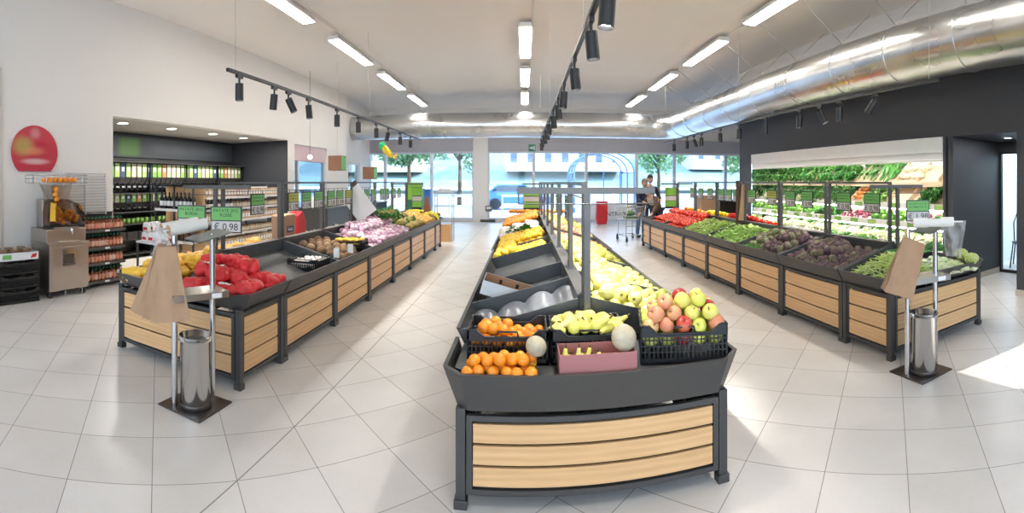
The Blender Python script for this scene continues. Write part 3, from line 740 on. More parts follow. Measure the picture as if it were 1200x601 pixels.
def roll(loc, rz, ln, label, tilt=0.0, r=0.036):
    p = root('bag_roll', label, 'bag roll', loc, rz)
    M_ = Matrix.Rotation(tilt, 4, 'Y')
    MB().cyl((-ln/2, 0, 0), (ln/2, 0, 0), r, n=22, cap=False, M=M_).add([M_ @ Vector(v) for v in []], []).build('film', m_film, p)
    mb = MB()
    for e in (-1, 1):
        n = 22; vs = []
        for rr in (r, 0.015):
            for i in range(n): a = 2*PI*i/n; vs.append((e*ln/2, rr*math.cos(a), rr*math.sin(a)))
        fs = [(i, (i+1) % n, (i+1) % n + n, i + n) for i in range(n)]
        mb.add(vs, fs, 0, False, M_)
    mb.cyl((-ln/2-0.0, 0, 0), (ln/2+0.0, 0, 0), 0.015, n=12, cap=False, M=M_)
    mb.build('core', m_card, p)
    MB().cyl((-ln/2-0.03, 0, 0), (ln/2+0.08, 0, 0), 0.007, n=8, M=M_).build('spindle', m_rail, p)
    return p
def crumple(w_, h_, nx, ny, amp, seed, shape=lambda u, v: (u, v)):
    vs = []; fs = []
    for j in range(ny+1):
        for i in range(nx+1):
            u, v = i/nx, j/ny; a, c = shape(u, v)
            q = noise.noise(Vector((u*3.1+seed, v*3.3, seed*1.7))) + 0.5*noise.noise(Vector((u*7+seed, v*8, seed)))
            vs.append((a*w_, q*amp, c*h_))
    for j in range(ny):
        for i in range(nx): q = j*(nx+1)+i; fs.append((q, q+1, q+nx+2, q+nx+1))
    return vs, fs
def paper_bags(loc, rz, tilt, label, n=5, w_=0.27, h_=0.42, fan=0.09, wtop=0.35):
    p = root('paper_bag_bundle', label, 'paper bags', loc, rz)
    for k in range(n):
        a = tilt + (k - (n-1)/2) * fan
        sh = lambda u, v: ((u-0.5) * (wtop + (1-wtop) * min(1, (1-v)*1.1)), v - 1)
        vs, fs = crumple(w_, h_, 8, 10, 0.02, k*3.7+rz, sh)
        vs2 = [(x, y + 0.012 + 0.015*(1 - abs(z)/h_*0.2), z) for x, y, z in vs]
        M_ = Matrix.Translation((0, 0.012*k, 0)) @ Matrix.Rotation(a, 4, 'Y')
        nn = len(vs)
        MB().add(vs + vs2, fs + [tuple(i+nn for i in f[::-1]) for f in fs], 0, True, M_).build('paper_bag', m_kraft, p)
    MB().tube([(0, 0.02, -0.03), (0.0, 0.02, 0.02), (0.02, 0.03, 0.05), (0.0, 0.04, 0.07)], 0.006, 6).build('hanging_string', m_kraft, p)
    return p
# left stand
sp_, Mm, L_ = stand('left', (-2.17, 2.54, 0), (-0.09, -0.12), (0.04, 0.15), (0.02, -0.02), (-0.0, 0.0), 'steel bag stand with rolls and a bin at the near corner of the left island', 0)
roll((-2.21, 2.50, 1.275), 1.2, 0.30, 'fat white bag roll lying nearer the viewer on the left stand', -0.12, 0.042)
roll((-2.33, 2.55, 1.28), 1.2, 0.30, 'white bag roll lying behind the fat one on the left stand', -0.12, 0.036)
paper_bags((-2.235, 2.31, 1.15), 0.72, 0.10, 'fan of brown paper bags with faint print hanging from the left stand', 7, 0.24, 0.52, 0.06, 0.55)
vs, fs = crumple(0.16, 0.20, 10, 12, 0.05, 2.2, lambda u, v: ((u-0.5)*(0.6+0.6*(1-v)), v-1))
tag(MB().add(vs, fs, 0, True).build('plastic_bag', film_mat(), None, (-2.36, 2.38, 1.27)), 'crumpled clear plastic bag drooping from the rolls of the left stand', 'plastic bag')
# right stand
sp_, Mm, L_ = stand('right', (2.96, 2.58, 0), (-0.15, 0.02), (0.14, -0.04), (-0.01, -0.04), (0.0, 0.0), 'steel bag stand with rolls and a bin at the near corner of the right island', 0)
roll((2.86, 2.50, 1.265), -0.75, 0.12, 'left white bag roll on the right stand', 0, 0.040)
roll((2.95, 2.42, 1.265), -0.75, 0.12, 'middle white bag roll on the right stand', 0, 0.034)
roll((3.03, 2.36, 1.27), -0.75, 0.11, 'right white bag roll on the right stand, touching the drooping plastic bag', 0, 0.040)
paper_bags((2.74, 2.46, 1.13), -0.80, 0.32, 'upright brown paper bags hanging tilted from the right stand', 4, 0.23, 0.45, 0.03, 0.8)
vs, fs = crumple(0.20, 0.30, 14, 14, 0.09, 5.2, lambda u, v: ((u-0.5)*(1.1-0.5*(1-v)), v-1))
tag(MB().add(vs, fs, 0, True, Matrix.Rotation(-0.9, 4, 'Z')).build('plastic_bag', bpy.data.materials['thin_plastic_film'], None, (3.12, 2.36, 1.27)), 'crumpled clear plastic bag drooping from the right stand', 'plastic bag')
# ------------------------------------------------------------------ produce
def U(a, b_): return rnd.uniform(a, b_)
def heap(P, x0, x1, y0, y1, zf, d, top, label, group, cat, flat=0.0, maxn=300, rot='all', dz=0.74, scv=(0.92, 1.06), edge=None, base=0.46):
    k = 0; out = 0; sp_ = d*0.97
    spots = []
    while k < 9:
        off = (k % 2) * sp_/2; y = y0 + d/2 + off*0.9; row = 0
        while y < y1 - d*0.35:
            x = x0 + d/2 + off + (row % 2)*sp_/2
            while x < x1 - d*0.35:
                u = (x-x0)/(x1-x0); v = (y-y0)/(y1-y0)
                t = top(u, v) if callable(top) else top
                h = k*d*dz
                if h <= t and not (k > 0 and h + 2.2*d*dz <= t) and not (k == 0 and t > 2.3*d*dz and 0.12 < u < 0.88 and 0.1 < v < 0.9):
                    xx, yy = x + U(-1, 1)*d*0.17, y + U(-1, 1)*d*0.17
                    spots.append((xx, yy, zf(xx, yy) + d*base + h + U(-0.13, 0.10)*d, h - t))
                x += sp_
            y += sp_*0.88; row += 1
        k += 1
    if len(spots) > maxn:
        spots.sort(key=lambda q: -q[3] + 0.006*math.hypot(q[0], q[1])); spots = spots[:maxn]
    for q in spots:
        if rot == 'all': r_ = (U(-0.7, 0.7), U(-0.7, 0.7), U(0, 6.28))
        elif rot == 'up': r_ = (U(-0.2, 0.2), U(-0.2, 0.2), U(0, 6.28))
        elif rot == 'any': r_ = (U(0, 6.28), U(0, 6.28), U(0, 6.28))
        else: r_ = (PI/2 + U(-0.3, 0.3), U(-0.3, 0.3), U(0, 6.28))
        P(q[:3], r_, U(*scv), label, cat, group)
    return len(spots)
def dome(h, px=0.5, py=0.5, sx_=1.0):
    return lambda u, v: h * max(0.0, 1 - (2*abs(u-px))**2*sx_) * max(0.0, 1 - (2*abs(v-py))**4*0.9)
def slopeL(u, v): return 0.0
def ztray(xc): return lambda x, y: tz(abs(x-xc))

def sphere_fruit(name, r, mat, sc=(1,1,1), fn=None, n=16, k=10): return MB().ball((0,0,0), r, n, k, 0, sc, fn).build(name, mat)
G1 = (0.16, 0.24, 0.03, 1)
m_orange = fruit('orange_peel', [(0.1, (0.75, 0.20, 0.01, 1)), (0.6, (0.86, 0.30, 0.015, 1)), (0.95, (0.90, 0.42, 0.03, 1))], 0.42, 4, 0.35, 120, 0.002)
m_lemon = fruit('lemon_peel', [(0.1, (0.80, 0.42, 0.015, 1)), (0.6, (0.86, 0.56, 0.03, 1)), (0.95, (0.84, 0.66, 0.07, 1))], 0.4, 4, 0.3, 120, 0.002)
m_quince = fruit('quince_skin', [(0.0, (0.62, 0.55, 0.07, 1)), (0.5, (0.80, 0.74, 0.16, 1)), (0.95, (0.86, 0.82, 0.34, 1))], 0.5, 6, 0.1, 40)
m_gold = fruit('golden_apple_skin', [(0.0, (0.50, 0.56, 0.08, 1)), (0.5, (0.72, 0.70, 0.13, 1)), (0.95, (0.80, 0.66, 0.20, 1))], 0.3, 5, 0.05, 60)
m_redap = fruit('red_apple_skin', [(0.0, (0.32, 0.015, 0.02, 1)), (0.5, (0.55, 0.05, 0.04, 1)), (0.95, (0.72, 0.40, 0.14, 1))], 0.28, 7, 0.05, 60)
m_pinkap = fruit('pink_apple_skin', [(0.0, (0.60, 0.10, 0.07, 1)), (0.5, (0.72, 0.30, 0.16, 1)), (0.95, (0.78, 0.62, 0.22, 1))], 0.3, 6, 0.05, 60)
m_tomato = fruit('tomato_skin', [(0.0, (0.52, 0.012, 0.006, 1)), (0.5, (0.72, 0.035, 0.015, 1)), (0.95, (0.80, 0.16, 0.05, 1))], 0.22, 4, 0.02, 40)
m_stem = plain('brown_stem', (0.10, 0.06, 0.025, 1), 0.8)
m_gstem = plain('green_stem', (0.10, 0.20, 0.04, 1), 0.7)
m_coco = fruit('coconut_husk', [(0.0, (0.12, 0.065, 0.03, 1)), (0.5, (0.24, 0.14, 0.07, 1)), (0.95, (0.36, 0.24, 0.14, 1))], 0.9, 9, 0.9, 90, 0.01)
m_turnip = fruit('turnip_skin', [(0.0, (0.34, 0.09, 0.20, 1)), (0.45, (0.55, 0.30, 0.42, 1)), (0.8, (0.74, 0.64, 0.66, 1)), (0.95, (0.82, 0.78, 0.75, 1))], 0.35, 6, 0.05, 50)
m_arti = fruit('artichoke_bract', [(0.0, (0.06, 0.028, 0.042, 1)), (0.45, (0.13, 0.065, 0.08, 1)), (0.75, (0.17, 0.145, 0.08, 1)), (0.95, (0.25, 0.25, 0.13, 1))], 0.5, 6, 0.1, 40)
m_arti2 = fruit('green_artichoke_bract', [(0.0, (0.11, 0.07, 0.06, 1)), (0.5, (0.19, 0.17, 0.09, 1)), (0.95, (0.30, 0.30, 0.16, 1))], 0.5, 6, 0.1, 40)
m_leaf = fruit('lettuce_leaf', [(0.0, (0.05, 0.20, 0.02, 1)), (0.5, (0.13, 0.36, 0.05, 1)), (0.95, (0.36, 0.56, 0.14, 1))], 0.5, 8, 0.4, 40, 0.01)
m_dleaf = fruit('dark_green_leaf', [(0.0, (0.02, 0.10, 0.015, 1)), (0.5, (0.05, 0.20, 0.035, 1)), (0.95, (0.14, 0.32, 0.07, 1))], 0.5, 8, 0.4, 40, 0.01)
m_pleaf = fruit('pale_leaf', [(0.0, (0.40, 0.52, 0.20, 1)), (0.5, (0.66, 0.70, 0.42, 1)), (0.95, (0.80, 0.80, 0.66, 1))], 0.5, 8, 0.4, 40, 0.01)
m_radic = fruit('radicchio_leaf', [(0.0, (0.12, 0.01, 0.04, 1)), (0.5, (0.25, 0.03, 0.08, 1)), (0.95, (0.66, 0.45, 0.46, 1))], 0.4, 8, 0.4, 40, 0.01)
m_pine = fruit('pineapple_skin', [(0.0, (0.20, 0.15, 0.04, 1)), (0.5, (0.38, 0.29, 0.07, 1)), (0.95, (0.46, 0.40, 0.10, 1))], 0.6, 30, 0.5, 50, 0.01)
m_pyel = fruit('yellow_pepper_skin', [(0.0, (0.75, 0.45, 0.01, 1)), (0.5, (0.86, 0.62, 0.01, 1)), (0.95, (0.88, 0.70, 0.05, 1))], 0.18, 3)
m_pred = fruit('red_pepper_skin', [(0.0, (0.42, 0.005, 0.005, 1)), (0.5, (0.60, 0.015, 0.01, 1)), (0.95, (0.68, 0.03, 0.01, 1))], 0.18, 3)
m_bean = fruit('green_bean', [(0.0, (0.12, 0.32, 0.03, 1)), (0.5, (0.24, 0.48, 0.07, 1)), (0.95, (0.44, 0.60, 0.15, 1))], 0.45, 4)
m_bean2 = fruit('pale_bean', [(0.0, (0.26, 0.44, 0.06, 1)), (0.5, (0.46, 0.60, 0.15, 1)), (0.95, (0.66, 0.74, 0.32, 1))], 0.45, 4)
m_garlic = fruit('garlic_skin', [(0.0, (0.70, 0.62, 0.56, 1)), (0.5, (0.80, 0.75, 0.70, 1)), (0.95, (0.84, 0.80, 0.76, 1))], 0.6, 12)
m_cauli = fruit('cauliflower_curd', [(0.0, (0.66, 0.60, 0.42, 1)), (0.95, (0.80, 0.76, 0.62, 1))], 0.8, 20, 0.8, 60, 0.01)
m_roman = fruit('romanesco_curd', [(0.0, (0.36, 0.44, 0.12, 1)), (0.95, (0.58, 0.62, 0.24, 1))], 0.8, 20, 0.8, 60, 0.01)
m_banana = fruit('banana_skin', [(0.0, (0.60, 0.50, 0.04, 1)), (0.95, (0.84, 0.68, 0.08, 1))], 0.4, 4)
m_egg = fruit('aubergine_skin', [(0.0, (0.015, 0.008, 0.02, 1)), (0.95, (0.03, 0.015, 0.045, 1))], 0.15, 3)

def apple_mesh(mat, r=0.040, stem=True, name='apple'):
    prof = [(0.0, -0.70), (0.16, -0.80), (0.34, -0.86), (0.62, -0.74), (0.86, -0.40), (1.0, 0.05), (0.98, 0.38), (0.80, 0.72), (0.52, 0.88), (0.28, 0.84), (0.10, 0.70), (0.0, 0.62)]
    o = MB().lathe([(a*r, b_*r) for a, b_ in prof], 18).build(name, mat)
    if stem: MB().tube([(0, 0, 0.6*r), (0.03*r, 0, 0.95*r), (0.10*r, 0.02*r, 1.18*r)], 0.045*r, 5).build('stem', m_stem, o)
    return o
def quince_mesh():
    r = 0.05
    prof = [(0.0, -0.80), (0.14, -0.90), (0.30, -0.95), (0.66, -0.82), (0.94, -0.40), (1.0, 0.0), (0.84, 0.44), (0.58, 0.80), (0.36, 1.06), (0.18, 1.14), (0, 1.06)]
    def lump(q, a): k = 1 + 0.06*math.sin(3*a+1) + 0.04*math.sin(5*a); return (q[0]*k, q[1]*k, q[2])
    o = MB().lathe([(a*r, b_*r) for a, b_ in prof], 18, fn=lump).build('quince', m_quince)
    mb = MB()
    for i in range(6):
        a = i*PI/3; mb.cyl((0.10*r*math.cos(a), 0.10*r*math.sin(a), -0.84*r), (0.24*r*math.cos(a), 0.24*r*math.sin(a), -1.05*r), 0.07*r, 0.015*r, 5)
    mb.build('calyx', m_stem, o); return o
def lemon_mesh(r=0.030, name='lemon', mat=None):
    prof = [(0.0, -1.26), (0.12, -1.22), (0.28, -1.08), (0.66, -0.84), (0.93, -0.45), (1.0, 0.0), (0.93, 0.45), (0.66, 0.84), (0.28, 1.06), (0.14, 1.14), (0, 1.16)]
    return MB().lathe([(a*r, b_*r) for a, b_ in prof], 14).build(name, mat or m_lemon)
def tomato_mesh(r=0.036):
    def f(q, a): k = 1 + 0.035*math.cos(5*a); return (q[0]*k, q[1]*k, q[2])
    prof = [(0.0, -0.76), (0.4, -0.80), (0.8, -0.55), (1.0, -0.1), (0.96, 0.3), (0.70, 0.66), (0.35, 0.76), (0.0, 0.66)]
    mb = MB().lathe([(a*r, b_*r) for a, b_ in prof], 15, fn=f)
    for i in range(5):
        a = i*2*PI/5; c, s = math.cos(a), math.sin(a); t = 0.12*r
        mb.add([(-s*t, c*t, .70*r), (s*t, -c*t, .70*r), (c*.42*r, s*.42*r, .84*r)], [(0, 1, 2)], 1)
    return mb.build('tomato', [m_tomato, m_gstem])
def artichoke_mesh(mat, r=0.051):
    mb = MB().ball((0, 0, 0), r*0.84, 12, 8, 0, (1, 1, 1.02))
    for row in range(7):
        ph = -0.85 + row*0.36; nn = 10 if row < 5 else 6
        for i in range(nn):
            a = 2*PI*(i + 0.5*(row % 2))/nn; R = r*math.cos(ph); z = r*math.sin(ph)
            c, s = math.cos(a), math.sin(a); w_ = 0.40*r*max(0.4, math.cos(ph)); h = 0.52*r
            base = Vector((c*R*0.88, s*R*0.88, z - 0.1*r)); tn = Vector((-s, c, 0)); up = Vector((-math.sin(ph)*c, -math.sin(ph)*s, math.cos(ph)))
            o = Vector((c*math.cos(ph), s*math.cos(ph), math.sin(ph)))
            tip = base + up*h*1.10 + o*0.06*r
            mb.add([base - tn*w_*0.8, base + tn*w_*0.8, base + tn*w_ + up*h*0.55 + o*0.08*r, tip, base - tn*w_ + up*h*0.55 + o*0.08*r, base + up*h*0.5 + o*0.16*r], [(0,1,5),(1,2,5),(2,3,5),(3,4,5),(4,0,5)], 0, False)
    mb.cyl((0, 0, -r*1.1), (0, 0, -r*0.7), 0.2*r, n=8, mi=1)
    return mb.build('artichoke', [mat, m_stem])
def pepper_mesh(mat, name):
    r = 0.045
    def f(q, a): k = 1 + 0.13*abs(math.cos(2*a)) - 0.06; return (q[0]*k, q[1]*k, q[2])
    prof = [(0.0, -1.0), (0.35, -1.1), (0.7, -0.9), (0.88, -0.3), (1.0, 0.4), (0.85, 0.86), (0.5, 0.98), (0.2, 0.84), (0, 0.8)]
    o = MB().lathe([(a*r, b_*r*1.15) for a, b_ in prof], 20, fn=f).build(name, mat)
    MB().tube([(0, 0, .85*r), (0.05*r, 0, 1.2*r), (.2*r, 0, 1.45*r)], 0.12*r, 6).build('stem', m_gstem, o); return o
def leafy(mat, name, r, n=16, h=0.9, curl=0.5, seed=1, core=None, wide=0.55):
    rr = random.Random(seed); mb = MB(); gr = PI*(3-5**.5)
    for i in range(n):
        a = i*gr; t = i/(n-1); lean = 0.15 + 1.15*t**0.8; L = r*(0.75+0.35*t)*rr.uniform(.9, 1.1); vs = []; nu, nv = 5, 5
        for v in range(nv+1):
            tv = v/nv; ang = lean*(0.35+0.75*tv)
            z = L*tv*math.cos(ang*0.8)*h; rad = 0.10*r + L*tv*math.sin(ang)
            wd = L*wide*math.sin(PI*(0.12+0.80*tv))
            for u in range(nu+1):
                tu = (u/nu-0.5)*2; ru = 0.08*L*math.sin(7*tu+5*tv+i)*tv*curl*2
                x_, y_ = rad - abs(tu)**2*0.22*L*tv + ru*0.4, tu*wd
                vs.append((x_*math.cos(a)-y_*math.sin(a), x_*math.sin(a)+y_*math.cos(a), z+ru+abs(tu)*0.10*L))
        fs = []
        for v in range(nv):
            for u in range(nu): q = v*(nu+1)+u; fs.append((q, q+1, q+nu+2, q+nu+1))
        mb.add(vs, fs, 0, True)
    if core: mb.ball((0, 0, 0.42*r), r*0.42, 12, 8, 1)
    return mb.build(name, [mat, core] if core else mat)
def bunch(mat, name, seed, n=26, L=0.20, r=0.0045, sp=0.10, droop=0.05, leafw=0.0, mats=None):
    """a bundle of stalks with leaves"""
    rr = random.Random(seed); mb = MB()
    for i in range(n):
        y = rr.gauss(0, sp*0.35); z = abs(rr.gauss(0, sp*0.25)); dx = rr.uniform(-0.1, 0.1); dy = rr.uniform(-0.6, 0.6)*sp
        p = [(-L/2+dx*L, y*0.5, z*0.6), (0, y, z+0.02), (L/2+dx*L, y+dy, z+rr.uniform(-droop, droop))]
        mb.tube(p, r, 5)
        if leafw:
            q = Vector(p[2]); w_ = leafw*rr.uniform(.7, 1.2); a = rr.uniform(-1, 1)
            for k in range(4):
                aa = a + k*1.4; e = q + Vector((math.cos(aa)*w_*1.5 + w_*0.4, math.sin(aa)*w_, rr.uniform(-.2, .9)*w_)); sd_ = Vector((-math.sin(aa), math.cos(aa), rr.uniform(-.3, .3)))*w_*0.55
                mid = (q+e)/2 + Vector((0, 0, w_*0.2)); mb.add([q, mid+sd_, e, mid-sd_], [(0, 1, 2, 3)], len(mats)-1 if mats else 0)
    return mb.build(name, mats or mat)
def pineapple_mesh():
    r = 0.052; prof = [(0.0, -1.5), (0.6, -1.42), (0.92, -0.9), (1.0, 0.0), (0.95, 0.8), (0.7, 1.35), (0.3, 1.55), (0, 1.6)]
    body = MB()
    k = 12; n = 20; vs = []
    for i in range(k+1):
        t = i/k; z = -1.5+3.05*t; R = math.sqrt(max(0.0, 1-abs(2*t-1)**3.2))*0.98+0.02
        for j in range(n): a = 2*PI*j/n; q = R*(1+0.05*((i+j) % 2)); vs.append((q*r*math.cos(a), q*r*math.sin(a), z*r))
    fs = [(i*n+j, i*n+(j+1) % n, (i+1)*n+(j+1) % n, (i+1)*n+j) for i in range(k) for j in range(n)]
    o = body.add(vs, fs).build('pineapple', m_pine)
    mb = MB(); gr = PI*(3-5**.5)
    for i in range(34):
        a = i*gr; t = i/33; L = (0.14-0.06*t); lean = 1.1 - 1.0*t; c, s = math.cos(a), math.sin(a); b0 = Vector((c*0.018, s*0.018, 0.075)); tn = Vector((-s, c, 0))*0.009
        m1 = b0 + Vector((c*math.sin(lean*0.6), s*math.sin(lean*0.6), math.cos(lean*0.6)))*L*0.55; e = m1 + Vector((c*math.sin(lean*1.2), s*math.sin(lean*1.2), math.cos(lean*1.2)))*L*0.5
        mb.add([b0-tn, b0+tn, m1+tn, e, m1-tn], [(0,1,2,4),(4,2,3)], 0, False)
    mb.build('leaf_crown', m_dleaf, o); return o
def net_mat(name, c, c2):
    s = N(name); v = s.coord(); vo = s.n('ShaderNodeTexVoronoi', feature='DISTANCE_TO_EDGE'); vo.inputs['Scale'].default_value = 75; s.l(v, vo.inputs['Vector'])
    f = s.math('LESS_THAN', vo.outputs['Distance'], 0.16); n1 = s.noise(v, 9, 2)
    inner = s.ramp(n1, [(0.3, c2), (0.7, tuple(min(1, k*1.5) for k in c2[:3])+(1,))])
    return s.pbr(s.mix(s.math('MULTIPLY', f, 0.8), inner, c), 0.45, 0, s.bump(s.math('ADD', s.math('MULTIPLY', f, 0.5), n1), 0.5, 0.006))
m_rnet = net_mat('red_net', (0.80, 0.012, 0.03, 1), (0.52, 0.05, 0.04, 1))
m_ynet = net_mat('yellow_net', (0.85, 0.50, 0.03, 1), (0.66, 0.38, 0.05, 1))
m_onet = net_mat('orange_net', (0.90, 0.35, 0.03, 1), (0.80, 0.45, 0.10, 1))
m_wnet = net_mat('pale_pink_net', (0.80, 0.62, 0.60, 1), (0.82, 0.74, 0.66, 1))
def net_bag(name, mat, seed, L=0.30, W=0.20, H=0.11, pr=0.035, knot=True):
    rr = random.Random(seed); pts = []
    for i in range(60): pts.append(Vector((rr.uniform(-1, 1)*(L/2-pr), rr.uniform(-1, 1)*(W/2-pr), rr.uniform(-1, 1)*(H/2-pr*0.8))))
    pts = [p for p in pts if (p.x/(L/2))**2 + (p.y/(W/2))**2 < 0.75]
    def fn(d):
        best = 0.0
        for p in pts:
            b_ = p.dot(d); c_ = p.length_squared - pr*pr; q = b_*b_ - c_
            if q > 0: best = max(best, b_ + math.sqrt(q))
            elif b_ > 0: best = max(best, b_*0.93)
        return best
    mb = MB(); n, k = 44, 26
    mb.ball((0, 0, 0), 1.0, n, k, 0, (1, 1, 1), fn)
    o = mb.build(name, mat)
    if knot:
        g = MB().cyl((L/2-0.03, 0, 0), (L/2+0.02, 0, 0.01), 0.012, 0.008, 8).cyl((L/2+0.02, 0, 0.01), (L/2+0.07, 0.01, 0.0), 0.008, 0.028, 8, cap=False).build('gathered_end', mat, o)
    return o
def paper_label(p, seed):
    vs, fs = crumple(0.10, 0.035, 8, 3, 0.01, seed); MB().add([(x, z, y) for x, y, z in vs], fs, 0, True).build('label_strip', m_paper, p, (-0.04, -0.05, 0.072))

# --- left island, near end: potato and onion nets
for i, (x, y, z, rz, tx) in enumerate([(-2.24, 2.98, 0.725, 0.3, 0.05), (-2.47, 2.96, 0.74, 1.2, 0), (-2.28, 3.20, 0.80, -0.5, 0.1), (-2.20, 3.42, 0.76, 1.4, 0.05), (-2.55, 3.18, 0.83, 0.2, 0), (-2.45, 3.42, 0.88, 0.9, 0), (-2.36, 3.06, 0.835, 2.2, 0), (-2.30, 3.36, 0.865, 2.8, 0.1), (-2.66, 3.38, 0.87, 1.8, 0), (-2.10, 3.47, 0.73, 1.5, 0), (-2.10, 3.12, 0.74, 1.3, 0.1)]):
    o = net_bag('onion_net_bag', m_rnet, 40+i, 0.30, 0.21, 0.13)
    o.location = (x, y, z); o.rotation_euler = (tx, 0.1, rz)
    if i in (0, 6, 4): paper_label(o, i+0.3)
    tag(o, 'red net bag with white paper label strip, one of the heap beside the yellow nets' if i in (0, 6, 4) else 'red net bag in the heap at the near end of the left island', 'net bag', 'red net bags on the left island')
for i, (x, y, z, rz) in enumerate([(-3.28, 2.98, 0.72, 0.5), (-3.02, 2.98, 0.73, -0.3), (-3.30, 3.25, 0.76, 1.0), (-3.02, 3.24, 0.80, 0.1), (-2.84, 3.06, 0.77, 1.3), (-2.85, 3.34, 0.86, 0.5), (-3.14, 3.42, 0.82, 0.2), (-2.98, 3.12, 0.84, 0.8)]):
    o = net_bag('potato_net_bag', m_ynet, 80+i, 0.30, 0.21, 0.13, 0.032); o.location = (x, y, z); o.rotation_euler = (0, 0, rz)
    tag(o, 'yellow net bag of potatoes at the near end of the left island', 'net bag', 'yellow net bags on the left island')

# --- crates
def crate(name, label, loc, rz, W=0.40, D=0.30, H=0.19, mat=None, holes=True, handle=True, cat='crate'):
    p = root(name, label, cat, loc, rz); t = 0.010; m_ = mat or m_black
    MB().box(-W/2, W/2, -D/2, D/2, 0, 0.010).build('base', m_, p)
    for s in (1, -1):
        for ax in (0, 1):
            ln, dd = (W, D) if ax == 0 else (D, W); n = int(ln/0.022); mb = MB()
            R_ = Matrix.Rotation((0 if s < 0 else PI) + (PI/2 if ax else 0), 4, 'Z'); y = -dd/2
            mb.box(-ln/2, ln/2, y, y+t, 0.0, 0.03, M=R_)
            if holes:
                for i in range(n+1):
                    x = -ln/2 + (ln-0.008)*i/n; mb.box(x, x+0.007, y+0.001, y+t-0.001, 0.03, H*0.72, M=R_)
                for z in (0.06, 0.09, 0.12): mb.box(-ln/2, ln/2, y+0.002, y+t-0.002, z, z+0.006, M=R_)
            else: mb.box(-ln/2, ln/2, y, y+t, 0.03, H*0.72, M=R_)
            lo, hi = H*0.70, H
            prof = [(-ln/2, lo), (ln/2, lo), (ln/2, hi), (ln/2-0.05, hi), (ln/2-0.09, lo+0.012), (-ln/2+0.09, lo+0.012), (-ln/2+0.05, hi), (-ln/2, hi)]
            mb.prism(prof, y, y+t, 'y', M=R_)
            rim = [(-ln/2, hi-0.004), (-ln/2+0.045, hi-0.004), (-ln/2+0.09, lo+0.015), (ln/2-0.09, lo+0.015), (ln/2-0.045, hi-0.004), (ln/2, hi-0.004)]
            mb.tube([(x, y+t/2, z) for x, z in rim], 0.007, 6, M=R_)
            if handle: mb.tube([(-0.06, y+t/2, lo), (-0.05, y+t/2, hi-0.01), (0.05, y+t/2, hi-0.01), (0.06, y+t/2, lo)], 0.006, 6, M=R_)
            mb.build('side_wall', m_, p)
    return p
ZS = 0.655
crate('produce_crate', 'black plastic crate of mandarins on the front shelf of the middle island', (-0.085, 2.53, ZS), 0.0, 0.42, 0.27, 0.18)
crate('produce_crate', 'black plastic crate of pale squashes between the mandarin and apple crates', (0.34, 2.53, ZS), 0.0, 0.40, 0.27, 0.18)
crate('produce_crate', 'black plastic crate full of big apples on the right front corner of the middle island', (0.855, 2.44, ZS), -0.22, 0.46, 0.34, 0.20)
orP = Proto(sphere_fruit('mandarin', 0.032, m_orange, fn=lambda d: 1 - 0.06*d.z*d.z))
heap(orP, -0.28, 0.11, 2.42, 2.65, lambda x, y: ZS+0.085, 0.062, lambda u, v: 0.05+0.03*math.sin(PI*u*2), 'mandarin in the black crate on the front shelf', 'mandarins in the front crate', 'mandarin')
heap(orP, -0.30, 0.06, 2.19, 2.375, lambda x, y: ZS+0.005, 0.062, lambda u, v: 0.05+0.02*v, 'loose mandarin lying on the shelf in front of the mandarin crate', 'loose mandarins before the crate', 'mandarin')
melP = Proto(MB().ball((0,0,0), 0.062, 40, 14, 0, (1, 1, 0.92), lambda d: 1 + 0.02*math.cos(10*math.atan2(d.y, d.x))*(1-d.z*d.z)).build('melon', fruit('netted_melon_skin', [(0.0, (0.32, 0.26, 0.17, 1)), (0.5, (0.46, 0.39, 0.27, 1)), (0.95, (0.56, 0.50, 0.37, 1))], 0.7, 10, 0.7, 70, 0.004)))
melP((0.06, 2.29, ZS+0.135), (0.5, 0.3, 1), 0.85, 'round pale melon lying on the loose mandarins', 'melon')
melP((0.50, 2.29, ZS+0.16), (0.9, 0.6, 0.5), 1.08, 'ribbed beige melon on the front edge of the squash crate', 'melon')
def squash_mesh():
    r = 0.036; prof = [(0.0, -1.0), (0.5, -0.92), (0.92, -0.4), (1.0, 0.1), (0.8, 0.7), (0.5, 1.2), (0.38, 1.8), (0.30, 2.2), (0, 2.3)]
    def f(q, a): return (q[0]*(1+0.05*math.cos(6*a)) + 0.15*max(0, q[2]-0.03), q[1]*(1+0.05*math.cos(6*a)), q[2])
    o = MB().lathe([(a*r, b_*r) for a, b_ in prof], 18, fn=f).build('pale_squash', m_quince)
    MB().tube([(0.006, 0, 2.2*r), (0.014, 0, 2.6*r), (0.026, 0, 2.8*r)], 0.006, 6).build('stem', m_stem, o); return o
sqP = Proto(squash_mesh())
for i in range(17):
    u, v = (i % 6)/5.0, (i//6)/2.0
    sqP((0.19+0.32*u+U(-.012, .012), 2.44+0.17*v+U(-.01, .01), ZS+0.155+0.02*math.sin(PI*u)+0.01*(i % 2)), (PI/2+U(-.5, .3), U(-.4, .4), U(0, 6.28)), U(0.85, 1.1), 'pale yellow squash in the middle front crate', 'squash', 'squashes in the middle front crate')
for i in range(7): sqP((0.21+0.055*(i % 4)+U(-.01, .01), 2.265+0.06*(i//4), ZS+0.045), (0, 0.2, U(0, 6.28)), 0.75, 'pale yellow squash inside the pinkish box', 'squash', 'squashes in the pinkish box')
bx = root('pink_card_box', 'pinkish open cardboard box under the beige melon, before the squash crate', 'box', (0.36, 2.295, ZS+0.004))
MB().box(-0.19, 0.19, -0.075, 0.09, 0, 0.004).build('box_base', m_card, bx)
m_pinkc = plain('pink_card', (0.42, 0.17, 0.16, 1), 0.8)
